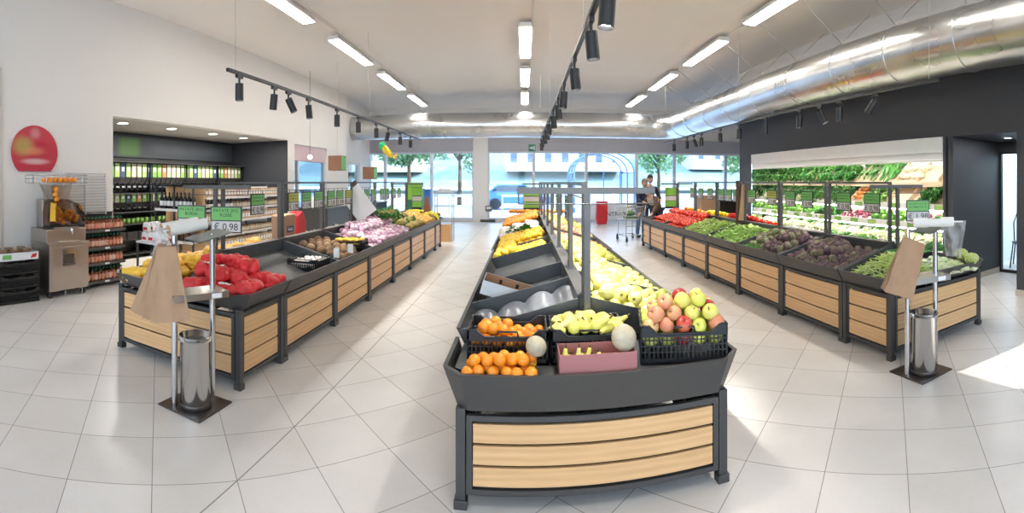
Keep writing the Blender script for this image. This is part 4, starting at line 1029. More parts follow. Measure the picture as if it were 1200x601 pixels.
for a_ in ((-0.19, 0.19, -0.079, -0.075), (-0.19, 0.19, 0.086, 0.09), (-0.19, -0.186, -0.075, 0.086), (0.186, 0.19, -0.075, 0.086)): MB().box(*a_, 0.004, 0.11).build('box_side', m_pinkc, bx)
aP = [Proto(apple_mesh(m_gold, 0.041)), Proto(apple_mesh(m_redap, 0.042)), Proto(apple_mesh(m_pinkap, 0.041))]
ac = [0]
class Mix:
    def __init__(s, protos, wts, names): s.p = protos; s.w = wts; s.n = names
    def __call__(s, loc, rot, sc, label, cat, group):
        i = rnd.choices(range(len(s.p)), s.w)[0]
        return s.p[i](loc, rot, sc, s.n[i] + ' ' + label, cat, s.n[i] + ' ' + group)
Mr = Matrix.Translation((0.855, 2.44, 0)) @ Matrix.Rotation(-0.22, 4, 'Z')
mix = Mix(aP, (5, 2, 2), ('greenish yellow', 'dark red', 'pink and yellow'))
for lay, (nx, ny, z, inset) in enumerate(((5, 3, 0.12, 0.008), (5, 4, 0.185, 0.0), (4, 4, 0.245, 0.035), (3, 2, 0.30, 0.085))):
    for i in range(nx):
        for j in range(ny):
            lx = (-0.18+inset) + (0.36-2*inset)*(i/(max(1, nx-1))); ly = (-0.125+inset*0.8) + (0.25-1.6*inset)*(j/(max(1, ny-1)))
            q = Mr @ Vector((lx+U(-.006, .006), ly+U(-.006, .006), ZS+z+U(-.006, .006))); mix(q, (U(-1.1, 1.1), U(-1.1, 1.1), U(0, 6.28)), U(0.95, 1.13), 'apple in the black crate at the front corner', 'apple', 'apples in the front crate')

# --- middle island, right side
qP = Proto(quince_mesh()); ze = ztray(XC)
QL = 'pale yellow quince on the right side of the middle island'
heap(qP, XC+0.06, XC+0.76, 2.76, 4.75, lambda x, y: ze(x, y)+0.03, 0.094, lambda u, v: 0.09*(1-0.5*u), QL, 'quinces on the middle island', 'quince', rot='any')
heap(aP[0], XC+0.06, XC+0.76, 4.80, 5.92, lambda x, y: ze(x, y)+0.03, 0.082, lambda u, v: 0.10*(1-0.5*u), 'yellow apple in the heap beyond the quinces', 'yellow apples beyond the quinces', 'apple')
heap(aP[2], XC+0.06, XC+0.76, 5.97, 7.08, lambda x, y: ze(x, y)+0.02, 0.082, lambda u, v: 0.06, 'pink apple in the first heap beyond the yellow apples', 'pink apples on the middle island', 'apple')
heap(Proto(apple_mesh(m_pinkap, 0.040, False, 'peach')), XC+0.06, XC+0.76, 7.14, 8.25, lambda x, y: ze(x, y)+0.02, 0.082, lambda u, v: 0.07, 'peach-coloured fruit beyond the pink apples', 'peach-coloured fruit on the middle island', 'fruit')
heap(Proto(apple_mesh(m_gold, 0.040, False, 'green_apple')), XC+0.06, XC+0.76, 8.30, 9.4, lambda x, y: ze(x, y)+0.03, 0.080, lambda u, v: 0.09, 'yellow-green apple near the far end of the middle island', 'yellow-green apples far along the middle island', 'apple')
kiP = Proto(lemon_mesh(0.033, 'pear', fruit('brown_pear_skin', [(0.0, (0.35, 0.22, 0.05, 1)), (0.95, (0.60, 0.50, 0.12, 1))], 0.6, 6)))
heap(kiP, XC+0.06, XC+0.76, 9.46, 10.6, lambda x, y: ze(x, y)+0.03, 0.075, lambda u, v: 0.10, 'brownish pear at the far end of the middle island', 'brown pears on the middle island', 'pear', rot='side')
# --- middle island, left side
leP = Proto(lemon_mesh(0.041))
heap(leP, XC-0.75, XC-0.10, 5.33, 6.15, lambda x, y: ze(x, y)+0.02, 0.090, lambda u, v: 0.08*(1-u)+0.02, 'bright yellow lemon in the first lemon heap of the middle island', 'lemons in the near heap', 'lemon', rot='any', maxn=130)
ylP = Proto(lemon_mesh(0.036, 'lemon'))
heap(ylP, XC-0.75, XC-0.08, 6.2, 7.2, lambda x, y: ze(x, y)+0.03, 0.080, lambda u, v: 0.09, 'yellow lemon in the second heap, among green leaves', 'lemons in the leafy heap', 'lemon', rot='any', maxn=160)
lfP = Proto(bunch(m_dleaf, 'lemon_leaf_sprig', 5, 5, 0.10, 0.002, 0.06, 0.03, 0.04))
for i in range(12): lfP((XC-0.70+U(0, .5), 7.0+U(0, .45), ze(XC-0.6, 7)+0.17+U(0, .04)), (U(-.5, .5), U(-.5, .5), U(0, 6.28)), U(.8, 1.3), 'dark green leaf sprig at the far edge of the leafy lemon heap', 'leaf sprig', 'leaf sprigs among the lemons')
wb = Proto(net_bag('fruit_net_bag', m_wnet, 11, 0.30, 0.22, 0.13, 0.036, False))
for j in range(5):
    for i in range(3): wb((XC-0.66+i*0.22, 7.35+j*0.24, ze(XC-0.66+i*.22, 7)+0.10+0.02*U(0, 1)), (U(-.2, .2), 0, U(0, 3)), 1, 'pale pink net bag of fruit between the lemons and the far oranges', 'net bag', 'pale net bags on the middle island')
heap(Proto(sphere_fruit('orange', 0.040, m_orange)), XC-0.75, XC-0.08, 8.45, 10.6, lambda x, y: ze(x, y)+0.04, 0.080, lambda u, v: 0.12, 'orange in the long heap at the far end of the middle island', 'oranges far along the middle island', 'orange', maxn=190)
heap(Proto(sphere_fruit('orange', 0.040, m_orange)), XC-0.70, XC+0.70, 10.66, 11.25, lambda x, y: 0.76, 0.080, lambda u, v: 0.16, 'orange on the far end unit of the middle island', 'oranges on the far end unit', 'orange', maxn=70)
# box and liner
bx = root('fruit_carton', 'empty fruit carton with white outside and brown inside on the middle island', 'carton', (XC-0.50, 3.66, 0.70), 0.0)
Mb = Matrix.Rotation(0.28, 4, 'Y')
Wb, Db, Hb = 0.40, 0.30, 0.105
MB().box(-Wb/2, Wb/2, -Db/2, Db/2, 0, 0.005, M=Mb).build('box_base', m_card, bx)
for k, (x0, x1, y0, y1) in enumerate(((-Wb/2, Wb/2, -Db/2-0.004, -Db/2), (-Wb/2, Wb/2, Db/2, Db/2+0.004), (-Wb/2-0.004, -Wb/2, -Db/2, Db/2), (Wb/2, Wb/2+0.004, -Db/2, Db/2))):
    ix = (1, -1, 1, -1)[k]
    o = MB().box(x0, x1, y0, y1, 0.0, Hb, M=Mb).build('box_side', m_wcard, bx)
    if k < 2: MB().box(x0, x1, (y1 if k == 0 else y0-0.001), (y1+0.001 if k == 0 else y0), 0.005, Hb-0.001, M=Mb).build('inner_face', m_card, o)
    else: MB().box((x1 if k == 2 else x0-0.001), (x1+0.001 if k == 2 else x0), y0, y1, 0.005, Hb-0.001, M=Mb).build('inner_face', m_card, o)
    if k == 0: MB().box(0.02, 0.06, y0-0.001, y0, 0.04, 0.065, M=Mb).build('green_print', m_green, o)
    if k == 1:
        for xx in (-0.07, 0.07): MB().box(xx-0.012, xx+0.012, y0-0.003, y0-0.0011, 0.045, 0.08, M=Mb).build('hand_hole', m_black, o)
mb = MB(); nx, ny = 48, 6; vs = []; fs = []
for j in range(ny+1):
    for i in range(nx+1):
        u, v = i/nx, j/ny; x = -0.72+0.68*u
        vs.append((x, -0.27+0.52*v, tz(abs(x)) + 0.015 + 0.055*abs(math.sin(u*PI*3.5+0.4*v))**0.6*(0.55+0.45*v) + 0.01*math.sin(9*v+u*7)))
for j in range(ny):
    for i in range(nx): q = j*(nx+1)+i; fs.append((q, q+1, q+nx+2, q+nx+1))
tag(mb.add(vs, fs, 0, True).build('tray_liner', plain('grey_film', (0.17, 0.18, 0.20, 1), 0.28, 0.0, nscale=4, var=0.15), None, (XC, 3.06, 0)), 'wavy grey plastic liner sheet in the first compartment behind the mandarin crate', 'plastic liner')

# --- left island, aisle side
zl = ztray(XL)
gc = crate('produce_crate', 'low black crate of garlic at the front of the grey tray on the left island', (-2.27, 4.60, 0.655), 0.0, 0.34, 0.46, 0.12, handle=False)
gP = Proto(MB().lathe([(0, -0.6*.024), (.7*.024, -.55*.024), (1.0*.024, 0), (.8*.024, .5*.024), (.3*.024, .9*.024), (.12*.024, 1.3*.024), (.1*.024, 1.7*.024), (0, 1.7*.024)], 12, fn=lambda q, a: (q[0]*(1+.08*math.cos(6*a)), q[1]*(1+.08*math.cos(6*a)), q[2])).build('garlic_bulb', m_garlic))
heap(gP, -2.42, -2.12, 4.40, 4.82, lambda x, y: 0.685, 0.047, 0.05, 'white garlic bulb in the low black crate on the left island', 'garlic bulbs', 'garlic', rot='any')
cocP = Proto(MB().ball((0, 0, 0), 0.060, 18, 12, 0, (1, 1, 1.1), lambda d: 1+0.03*noise.noise(d*6)).build('coconut', m_coco))
heap(cocP, XL+0.10, XL+0.72, 5.0, 5.72, lambda x, y: zl(x, y)+0.01, 0.122, lambda u, v: 0.06*(1-u)*(1-abs(v-.5)), 'brown coconut on the left island', 'coconuts', 'coconut')
for i, (x, y) in enumerate(((-2.05, 4.86), (-2.03, 5.25))):
    o = MB().add(*crumple(0.065, 0.11, 4, 4, 0.004, i+2.0)[:2], 0, True).build('paper_tag', m_paper, None, (x-0.06, y, 0.735)); o.rotation_euler = (-0.3, 0, 0.4)
    tag(o, ('small upright white paper card at the rim beside the garlic crate', 'white paper card at the rim in front of the coconuts')[i], 'paper card')
crate('produce_crate', 'black crate of yellow-green peppers between coconuts and turnips', (-2.34, 5.93, 0.69), 0.0, 0.46, 0.26, 0.13, handle=False)
ygP = Proto(MB().ball((0, 0, 0), 0.022, 10, 8, 0, (1, 1, 2.2)).build('pale_chilli', m_lemon))
heap(ygP, -2.54, -2.14, 5.83, 6.04, lambda x, y: 0.75, 0.05, 0.05, 'yellow-green pepper in the black crate beyond the coconuts', 'yellow-green peppers', 'pepper', rot='side')
tuP = Proto(MB().ball((0, 0, 0), 0.042, 14, 10, 0, (1, 1, 0.85), lambda d: 1 + (0.5*max(0, -d.z)**8)).build('turnip', m_turnip))
heap(tuP, XL+0.08, XL+0.73, 6.1, 8.2, lambda x, y: zl(x, y)+0.02, 0.083, lambda u, v: 0.15*(1-u*0.4)*min(1, 4*v+.2), 'purple and white turnip in the big heap on the left island', 'turnips', 'turnip')
frP = Proto(leafy(m_dleaf, 'leaf_tuft', 0.10, 12, 0.9, 0.6, 8, None, 0.3))
for i in range(10): frP((XL+0.15+U(0, .35), 7.7+U(0, .6), 0.92+U(0, .05)), (U(-.4, .4), U(-.4, .4), U(0, 6)), U(.8, 1.3), 'green leaf tuft above the far turnips', 'leaf tuft', 'leaf tufts above the turnips')
piP = Proto(pineapple_mesh())
for j in range(7):
    for i in range(4):
        x = XL+0.12+0.17*i; piP((x, 8.36+0.155*j+0.05*(i % 2), zl(x, 0)+0.10+0.09*(1-i/4)+U(0, .02)), (U(-.2, .2), 1.25 + U(-.25, .25), U(-0.3, 0.3)+PI), U(.95, 1.1), 'pineapple in the rows on the left island', 'pineapple', 'pineapples')
mgP = Proto(MB().ball((0, 0, 0), 0.042, 14, 10, 0, (1, 1, 1.35)).build('mango', fruit('mango_skin', [(0.0, (0.70, 0.25, 0.06, 1)), (0.5, (0.80, 0.50, 0.10, 1)), (0.95, (0.78, 0.66, 0.20, 1))], 0.4, 4)))
heap(mgP, XL+0.08, XL+0.73, 9.5, 10.58, lambda x, y: zl(x, y)+0.03, 0.088, lambda u, v: 0.10*(1-u*.3), 'orange and yellow fruit at the far end of the left island', 'orange and yellow fruit on the left island', 'fruit', rot='side')
def banana_bunch():
    mb = MB()
    for i in range(6):
        a = (i-2.5)*0.22; pts = []
        for k in range(7):
            t = k/6; ph = -0.2+1.6*t; x = 0.11*math.sin(ph)+0.012; z = 0.11*math.cos(ph)-0.04
            pts.append((x*math.cos(a), x*math.sin(a)+0.012*(i-2.5)*(1-t), z + 0.01*(i % 2)))
        mb.tube(pts, 0.017, 7, taper=[.35, .8, 1, 1.05, 1, .75, .3])
    return mb.build('banana_bunch', m_banana)
baP = Proto(banana_bunch())
for i in range(16): baP((XL+0.08+0.19*(i % 4)+U(-.02, .02), 10.55+0.2*(i//4), 0.84-0.03*(i % 4)), (U(-.2, .2), U(-.2, .2), U(0, 6.28)), 1.1, 'yellow banana bunch at the far end of the left island', 'bananas', 'banana bunches')
# --- left island, far side
onP = Proto(net_bag('orange_net_bag', m_onet, 21, 0.26, 0.18, 0.12, 0.034))
for i in range(9): onP((XL-0.18-0.21*(i % 3), 3.9+0.28*(i//3)+U(0, .05), zl(XL-.18-.21*(i % 3), 0)+0.10+0.04*U(0, 1)), (0, 0, U(0, 3)), 1, 'orange net bag of fruit behind the frames of the left island', 'net bag', 'orange net bags behind the left frames')
pkP = Proto(leafy(m_pleaf, 'pale_endive', 0.085, 12, 1.3, 0.3, 3, None, 0.35))
heap(pkP, XL-0.74, XL-0.06, 6.0, 7.3, zl, 0.13, 0.07, 'pale leafy head behind the turnips', 'pale leafy heads on the left island', 'leafy vegetable', rot='any')
orn = Proto(MB().ball((0, 0, 0), 0.04, 12, 8).build('red_onion', m_radic))
heap(orn, XL-0.74, XL-0.06, 4.85, 5.95, zl, 0.085, 0.06, 'dark red onion behind the frames of the left island', 'red onions behind the left frames', 'onion')
# brown bag with blue label
p = root('paper_sack', 'brown paper sack with a dark blue label standing behind the left frames', 'paper sack', (-3.15, 5.55, 0.76))
MB().prism([(-0.16, 0), (0.16, 0), (0.17, 0.38), (0.12, 0.40), (-0.12, 0.40), (-0.17, 0.38)], -0.10, 0.10, 'x').build('sack_body', m_kraft, p, bevel=0.01)
MB().box(0.100, 0.104, -0.09, 0.09, 0.16, 0.24).build('label_panel', plain('dark_blue_label', (0.02, 0.03, 0.12, 1), 0.4), p)
MB().box(0.104, 0.106, -0.065, 0.065, 0.18, 0.192).box(0.104, 0.106, -0.065, -0.05, 0.18, 0.225).box(0.104, 0.106, -0.02, 0.0, 0.18, 0.215).box(0.104, 0.106, 0.03, 0.045, 0.18, 0.22).build('label_lettering', m_paper, p)
p = root('red_bag', 'bright red bag standing beside the brown paper sack', 'bag', (-3.18, 5.98, 0.74))
MB().prism([(-0.14, 0), (0.14, 0), (0.13, 0.30), (0.02, 0.44), (-0.12, 0.38)], -0.09, 0.09, 'x').build('bag_body', m_red, p, bevel=0.012)
MB().tube([(0.0, -0.05, 0.38), (0.0, 0.0, 0.5), (0.0, 0.05, 0.40)], 0.006, 6).build('bag_handle', m_red, p)

# --- right island, near end
def bean_heap(name, mat, x0, x1, y0, y1, zf, n, L, r, label, th=0.06, seed=3, leaf=None):
    rr = random.Random(seed); mb = MB()
    for i in range(n):
        x, y = rr.uniform(x0, x1), rr.uniform(y0, y1); u, v = (x-x0)/(x1-x0), (y-y0)/(y1-y0)
        h = th * (1-(2*u-1)**4) * (1-(2*v-1)**4) * rr.uniform(0.4, 1.0)**0.5
        a = rr.uniform(0, PI*2); l_ = L*rr.uniform(.7, 1.1); dx, dy = math.cos(a)*l_/2, math.sin(a)*l_/2; dzz = rr.uniform(-.25, .25)*l_
        z = zf(x, y) + h + 0.012
        cx = lambda q: min(max(q, x0), x1)
        cy = lambda q: min(max(q, y0), y1)
        mb.tube([(cx(x-dx), cy(y-dy), max(zf(x-dx, y-dy)+0.008, z-dzz)), (x, y, z+0.012), (cx(x+dx), cy(y+dy), max(zf(x+dx, y+dy)+0.008, z+dzz))], r, 5, taper=[.5, 1, .4])
        if leaf and i % 3 == 0:
            w_ = leaf*rr.uniform(.6, 1.2); q = Vector((x, y, z+0.02)); b2 = rr.uniform(0, 6.28); d_ = Vector((math.cos(b2), math.sin(b2), rr.uniform(-.2, .5)))*w_; sdv = Vector((-math.sin(b2), math.cos(b2), rr.uniform(-.4, .4)))*w_*0.4
            mb.add([q, q+d_*0.5+sdv, q+d_, q+d_*0.5-sdv], [(0, 1, 2, 3)], 0)
    return tag(mb.build(name, mat), label, name.replace('_', ' '), None, 'stuff')
zr = ztray(XR)
ze_ = lambda x, y: min(tz(abs(x-XR)), 0.80 - (3.59-y)/0.75*0.19)
MB_ = bean_heap
bean_heap('green_beans', m_bean2, 2.98, 3.62, 2.90, 3.56, lambda x, y: ze_(x, y)+0.03, 520, 0.13, 0.0055, 'loose heap of pale green beans at the near left corner of the right island', 0.07, 3)
bean_heap('green_beans', m_bean, 2.95, 3.57, 5.98, 7.10, lambda x, y: zr(x, y)+0.03, 800, 0.12, 0.006, 'loose heap of green beans on the right island between artichokes and the next beans', 0.10, 4, 0.07)
bean_heap('green_beans', m_bean2, 2.95, 3.57, 7.16, 7.78, lambda x, y: zr(x, y)+0.03, 460, 0.12, 0.006, 'middle loose heap of light green beans on the right island', 0.11, 5, 0.05)
bean_heap('green_beans', m_bean2, 2.95, 3.57, 7.80, 8.26, lambda x, y: zr(x, y)+0.03, 380, 0.12, 0.006, 'loose heap of pale green beans right before the tomatoes', 0.11, 6, 0.05)
bean_heap('parsley_sprigs', m_leaf, 2.95, 3.20, 5.45, 5.93, lambda x, y: zr(x, y)+0.01, 260, 0.08, 0.003, 'loose bright green herbs in front of the big artichoke heap', 0.06, 7, 0.05)
arP = Proto(artichoke_mesh(m_arti)); ar2 = Proto(artichoke_mesh(m_arti2))
heap(arP, 2.95, 3.57, 3.66, 4.74, lambda x, y: zr(x, y)+0.01, 0.088, lambda u, v: 0.13*max(0, 1-abs(u-.62)*1.4)*max(0, 1-abs(v-.62)*1.5), 'artichoke in the small heap nearest the right bag stand', 'artichokes in the near heap', 'artichoke', rot='any')
heap(arP, 2.95, 3.57, 4.82, 5.38, lambda x, y: zr(x, y)+0.01, 0.092, lambda u, v: 0.17*max(0, 1-abs(u-.5)*1.1)*max(0, 1-abs(v-.6)*.8), 'purple artichoke in the near half of the big heap', 'purple artichokes in the big heap', 'artichoke', rot='any')
heap(ar2, 3.05, 3.57, 5.40, 5.92, lambda x, y: zr(x, y)+0.01, 0.092, lambda u, v: 0.15*max(0, 1-abs(u-.5)*1.1)*max(0, 1-abs(v-.3)*.8), 'greenish artichoke in the far half of the big heap', 'green artichokes in the big heap', 'artichoke', rot='any')
toP = Proto(tomato_mesh(0.037))
heap(toP, 2.93, 3.58, 8.32, 10.60, lambda x, y: zr(x, y)+0.02, 0.078, lambda u, v: 0.10*(0.4+u), 'red tomato in the long heap on the right island', 'tomatoes', 'tomato')
# fennel, leeks, cauliflower on the right part of the near end
def fennel():
    mb = MB().ball((0, 0, 0), 0.045, 14, 9, 0, (1, 0.75, 1.0)).cyl((0, 0, 0.03), (0.0, 0, 0.12), 0.018, 0.012, 8)
    for a in (-0.5, 0, 0.5): mb.tube([(0, 0, 0.03), (math.sin(a)*0.05, 0.01*a, 0.09), (math.sin(a)*0.09, 0, 0.15)], 0.009, 6)
    o = mb.build('fennel_bulb', m_pleaf)
    return o
feP = Proto(fennel())
heap(feP, 3.66, 4.22, 2.88, 3.30, ze_, 0.095, 0.03, 'pale fennel bulb at the near end of the right island', 'fennel bulbs', 'fennel', rot='side')
leekP = Proto(MB().cyl((-0.20, 0, 0), (0.0, 0, 0), 0.013, 0.015, 8).add([(0, -.02, 0), (0, .02, 0), (.2, .045, .02), (.26, .0, .01), (.2, -.04, -.01)], [(0, 1, 2, 3, 4)]).add([(0, -.015, .01), (0, .02, .012), (.18, .05, .05), (.22, .02, .04), (.17, -.02, .03)], [(0, 1, 2, 3, 4)]).build('leek', m_dleaf))
for i in range(12): leekP((3.95+U(-.1, .2), 3.30+0.022*i, 0.82+U(0, .03)), (U(-.3, .3), U(-.2, .05), U(-.2, .2)), 1, 'dark green leek at the back of the near end of the right island', 'leek', 'leeks')
zuP = Proto(MB().tube([(-0.09, 0, 0), (-0.03, 0.003, 0), (0.04, 0.003, 0), (0.09, 0, 0)], 0.022, 10, taper=[.7, 1, 1, .6]).build('courgette', m_dleaf))
for i in range(10): zuP((3.65+U(-.1, .15), 3.36+U(0, .2), 0.83+0.012*(i % 4)), (0, 0, U(-.6, .6)), 1, 'dark green courgette behind the post of the near end', 'courgette', 'courgettes')
def curd(mat, name, seed):
    mb = MB().ball((0, 0, 0.02), 0.062, 26, 18, 0, (1, 1, 0.8), lambda d: 1 + 0.10*noise.noise(d*7+Vector((seed, 0, 0)))+0.05*noise.noise(d*16))
    gr = PI*(3-5**.5)
    for i in range(46):
        t = i/46; a = i*gr; ph = math.acos(1-1.1*t); d = Vector((math.sin(ph)*math.cos(a), math.sin(ph)*math.sin(a), math.cos(ph)*0.8)); mb.ball(Vector((0, 0, .02)) + d*0.062, 0.013, 7, 5)
    return mb.build(name, mat)
cf = curd(m_cauli, 'cauliflower', 1); cf.location = (4.30, 2.98, 0.72); tag(cf, 'cream cauliflower at the outer corner of the near end', 'cauliflower')
rf_ = curd(m_roman, 'romanesco', 2); rf_.location = (4.16, 2.90, 0.73); rf_.scale = (1.1, 1.1, 1.2); tag(rf_, 'yellow-green romanesco beside the cream cauliflower', 'romanesco')
rf2 = copy_tree(rf_); rf2.location = (4.20, 3.06, 0.76); tag(rf2, 'yellow-green romanesco behind the cream cauliflower', 'romanesco')
# far side of the right island
leP2 = Proto(leafy(m_leaf, 'lettuce_head', 0.13, 18, 0.8, 0.9, 4, m_leaf))
wlP = Proto(leafy(m_pleaf, 'white_cabbage', 0.12, 16, 0.8, 0.6, 6, m_pleaf))
def rowof(P, xs, ys, zf, label, group, cat, sc=(0.9, 1.1), tilt=0.3, jit=0.02):
    for y in ys:
        for x in xs: P((x+U(-jit, jit), y+U(-jit, jit), zf(x, y)+U(0, .02)), (U(-tilt, tilt), U(-tilt, tilt), U(0, 6.28)), U(*sc), label, cat, group)
def fr(a, b_, n): return [a+(b_-a)*i/(n-1) for i in range(n)]
rowof(leP2, (3.85, 4.08, 4.28), fr(4.35, 4.95, 4), lambda x, y: zr(x, y)+0.06, 'bright green lettuce behind the near artichokes', 'lettuces behind the artichokes', 'lettuce')
rowof(wlP, (3.85, 4.08, 4.28), fr(5.2, 6.9, 8), lambda x, y: zr(x, y)+0.03, 'pale cabbage on the far side of the right island', 'pale cabbages on the right island', 'cabbage')
rdP = Proto(pepper_mesh(m_pred, 'red_pepper')); yeP = Proto(pepper_mesh(m_pyel, 'yellow_pepper'))
heap(rdP, 3.75, 4.35, 7.1, 8.1, zr, 0.10, 0.17, 'glossy red pepper on the far side of the right island', 'red peppers', 'pepper', rot='any')
heap(yeP, 3.75, 4.35, 8.25, 9.1, zr, 0.10, 0.16, 'glossy yellow pepper on the far side of the right island', 'yellow peppers', 'pepper', rot='any')
egP = Proto(MB().ball((0, 0, 0), 0.04, 14, 10, 0, (1, 1, 1.8)).build('aubergine', m_egg))
heap(egP, 3.75, 4.35, 9.2, 9.95, zr, 0.10, 0.08, 'dark aubergine on the far side of the right island', 'aubergines', 'aubergine', rot='side')
heap(Proto(sphere_fruit('orange_squash', 0.05, m_orange)), 3.75, 4.35, 10.05, 10.6, zr, 0.10, 0.15, 'round orange squash at the far end of the right island', 'orange squashes', 'squash')
# ------------------------------------------------------------------ left wall corner
# round red sign, cut flat at the bottom
def disc_mat():
    s = N('red_round_sign'); g = s.n('ShaderNodeTexCoord'); sp = s.n('ShaderNodeSeparateXYZ'); s.l(g.outputs['Object'], sp.inputs[0])
    def blob(cy, cz, ry, rz_):
        a = s.math('DIVIDE', s.math('SUBTRACT', sp.outputs[1], cy), ry); c = s.math('DIVIDE', s.math('SUBTRACT', sp.outputs[2], cz), rz_)
        d = s.math('SQRT', s.math('ADD', s.math('MULTIPLY', a, a), s.math('MULTIPLY', c, c)))
        x = s.n('ShaderNodeMapRange', interpolation_type='SMOOTHSTEP'); s.l(d, x.inputs[0]); x.inputs[1].default_value = 1.25; x.inputs[2].default_value = 0.3
        return x.outputs[0]
    c = s.mix(s.math('MULTIPLY', blob(-0.20, 0.08, 0.20, 0.16), 0.8), (0.50, 0.03, 0.055, 1), (0.42, 0.36, 0.10, 1))
    c = s.mix(s.math('MULTIPLY', blob(-0.03, 0.01, 0.20, 0.07), 0.5), c, (0.72, 0.30, 0.14, 1))
    c = s.mix(s.math('MULTIPLY', blob(0.0, -0.14, 0.26, 0.05), 0.75), c, (0.66, 0.50, 0.48, 1))
    c = s.mix(s.math('MULTIPLY', blob(0.0, 0.27, 0.10, 0.09), 0.4), c, (0.70, 0.45, 0.42, 1))
    return s.pbr(c, 0.35)
pts = [(0.385*math.cos(a), 0.385*math.sin(a)) for a in [(-PI/2+0.75) + (2*PI-1.5)*i/48 for i in range(49)]]
o = MB().prism(pts, 0.0, 0.03, 'x').build('round_sign', disc_mat(), None, (WL+0.002, 3.36, 2.035), bevel=0.004)
tag(o, 'round red advertising disc with blurred green and white marks on the left wall', 'sign')
# white slatted wall rack
p = root('wire_wall_rack', 'white slatted wire rack on the wall between juicer and alcove', 'wall rack', (WL+0.03, 4.27, 1.08))
for y in (-0.40, 0.0, 0.40): MB().box(-0.028, 0.0, y-0.008, y+0.008, 0, 0.66).build('upright', m_rail, p)
MB2 = MB()
for k in range(15): MB2.cyl((0.006, -0.41, 0.02+k*0.045), (0.006, 0.41, 0.02+k*0.045), 0.007, n=6)
MB2.build('wire_grid', plain('grey_white_wire', (0.50, 0.50, 0.50, 1), 0.4), p)

# juicer: cabinet + machine
jc = root('juicer_cabinet', 'stainless steel cabinet on casters under the orange juicer', 'cabinet', (-5.62, 3.63, 0))
MB().box(-0.24, 0.24, -0.33, 0.33, 0.10, 0.73).box(-0.255, 0.255, -0.345, 0.345, 0.73, 0.755).build('body', m_inox, jc, bevel=0.004)
dd = MB().box(0.24, 0.252, -0.29, 0.31, 0.13, 0.70).build('door', m_inox, jc, bevel=0.003)
MB().box(0.252, 0.262, -0.13, 0.09, 0.44, 0.66).build('chute_frame', m_chrome, dd); MB().box(0.2625, 0.264, -0.10, 0.06, 0.47, 0.60).build('chute_flap', m_plate, dd)
for y in (-0.28, 0.28):
    for x in (-0.18, 0.18): MB().cyl((x-0.015, y, 0.04), (x+0.015, y, 0.04), 0.04, n=16).box(x-0.02, x+0.02, y-0.02, y+0.02, 0.07, 0.10).build('caster', m_black, jc)
for y in (-0.05, 0.24): MB().cyl((0.21, y, 0.0), (0.21, y, 0.10), 0.008, n=8).build('rod_foot', m_chrome, jc)
jm = root('orange_juicer', 'automatic orange juicer with a clear dome and a wire basket of oranges on top', 'juicer', (-5.64, 3.60, 0.755))
MB().box(-0.20, 0.24, -0.33, 0.33, 0, 0.19).build('base_block', m_inox, jm, bevel=0.01)
MB().box(0.24, 0.30, -0.16, 0.20, 0.0, 0.02).box(0.10, 0.27, -0.22, 0.20, 0.19, 0.215).build('drip_tray', m_inox, jm, bevel=0.003)
MB().box(-0.20, -0.02, -0.24, 0.26, 0.19, 0.60).build('back_housing', m_inox, jm, bevel=0.02)
MB().tube([(0.20, 0.05, 0.22), (0.29, 0.05, 0.19), (0.30, 0.05, 0.12)], 0.018, 10).cyl((0.24, 0.05, 0.16), (0.30, 0.05, 0.16), 0.02).build('tap', m_chrome, jm)
poly = [(-0.25, 0.20), (0.34, 0.20), (0.35, 0.34), (0.26, 0.52), (0.05, 0.60), (-0.20, 0.56), (-0.27, 0.40)]
MB().prism(poly, 0.0, 0.20, 'x').build('dome', glass_mat('juicer_dome', (0.84, 0.82, 0.80, 1), 0.12), jm)
MB().prism([(a*0.97+0.001, 0.205+(z-0.20)*0.12) for a, z in [(-0.25, 0.2), (0.34, 0.2), (0.34, 0.4), (-0.25, 0.4)]], -0.01, 0.205, 'x').build('dome_rim', m_black, jm)
MB().cyl((0.03, -0.04, 0.36), (0.09, -0.04, 0.36), 0.095, n=24).cyl((0.03, 0.16, 0.36), (0.09, 0.16, 0.36), 0.095, n=24).build('press_drum', plain('orange_press', (0.70, 0.26, 0.04, 1), 0.4), jm)
MB().prism([(-0.16, 0.60), (0.10, 0.60), (0.16, 0.80), (-0.22, 0.80)], -0.10, 0.14, 'x').build('feed_funnel', m_inox, jm)
MB().tube([(0.10, -0.12, 0.80), (0.14, -0.14, 0.66), (0.12, -0.10, 0.52)], 0.022, 10).build('feed_tube', m_clear, jm)
mb = MB()
for z in (0.83, 0.89, 0.94): mb.tube([(-0.2, -0.42, z), (0.22, -0.42, z), (0.22, 0.38, z), (-0.2, 0.38, z)], 0.004, 5, close=True)
for k in range(9):
    y = -0.42+0.1*k; mb.cyl((0.22, y, 0.83), (0.22, y, 0.94), 0.003, n=5).cyl((-0.2, y, 0.83), (-0.2, y, 0.94), 0.003, n=5).cyl((-0.2, y, 0.83), (0.22, y, 0.83), 0.003, n=5)
for x in (-0.2, -0.06, 0.08): mb.cyl((x, -0.42, 0.83), (x, -0.42, 0.94), 0.003, n=5)
mb.build('wire_basket', m_chrome, jm)
for y in (-0.3, 0.25): MB().cyl((0.0, y*0.6, 0.60), (0.0, y, 0.83), 0.012, n=8).build('basket_strut', m_inox, jm)
joP = Proto(sphere_fruit('orange', 0.037, m_orange))
for i in range(18):
    joP((-5.60+0.085*(i % 3), 3.34+0.082*(i//3), 0.755+0.872), (U(0, 6), U(0, 6), 0), U(.95, 1.05), 'orange in the wire basket on top of the juicer', 'orange', 'oranges in the juicer basket')
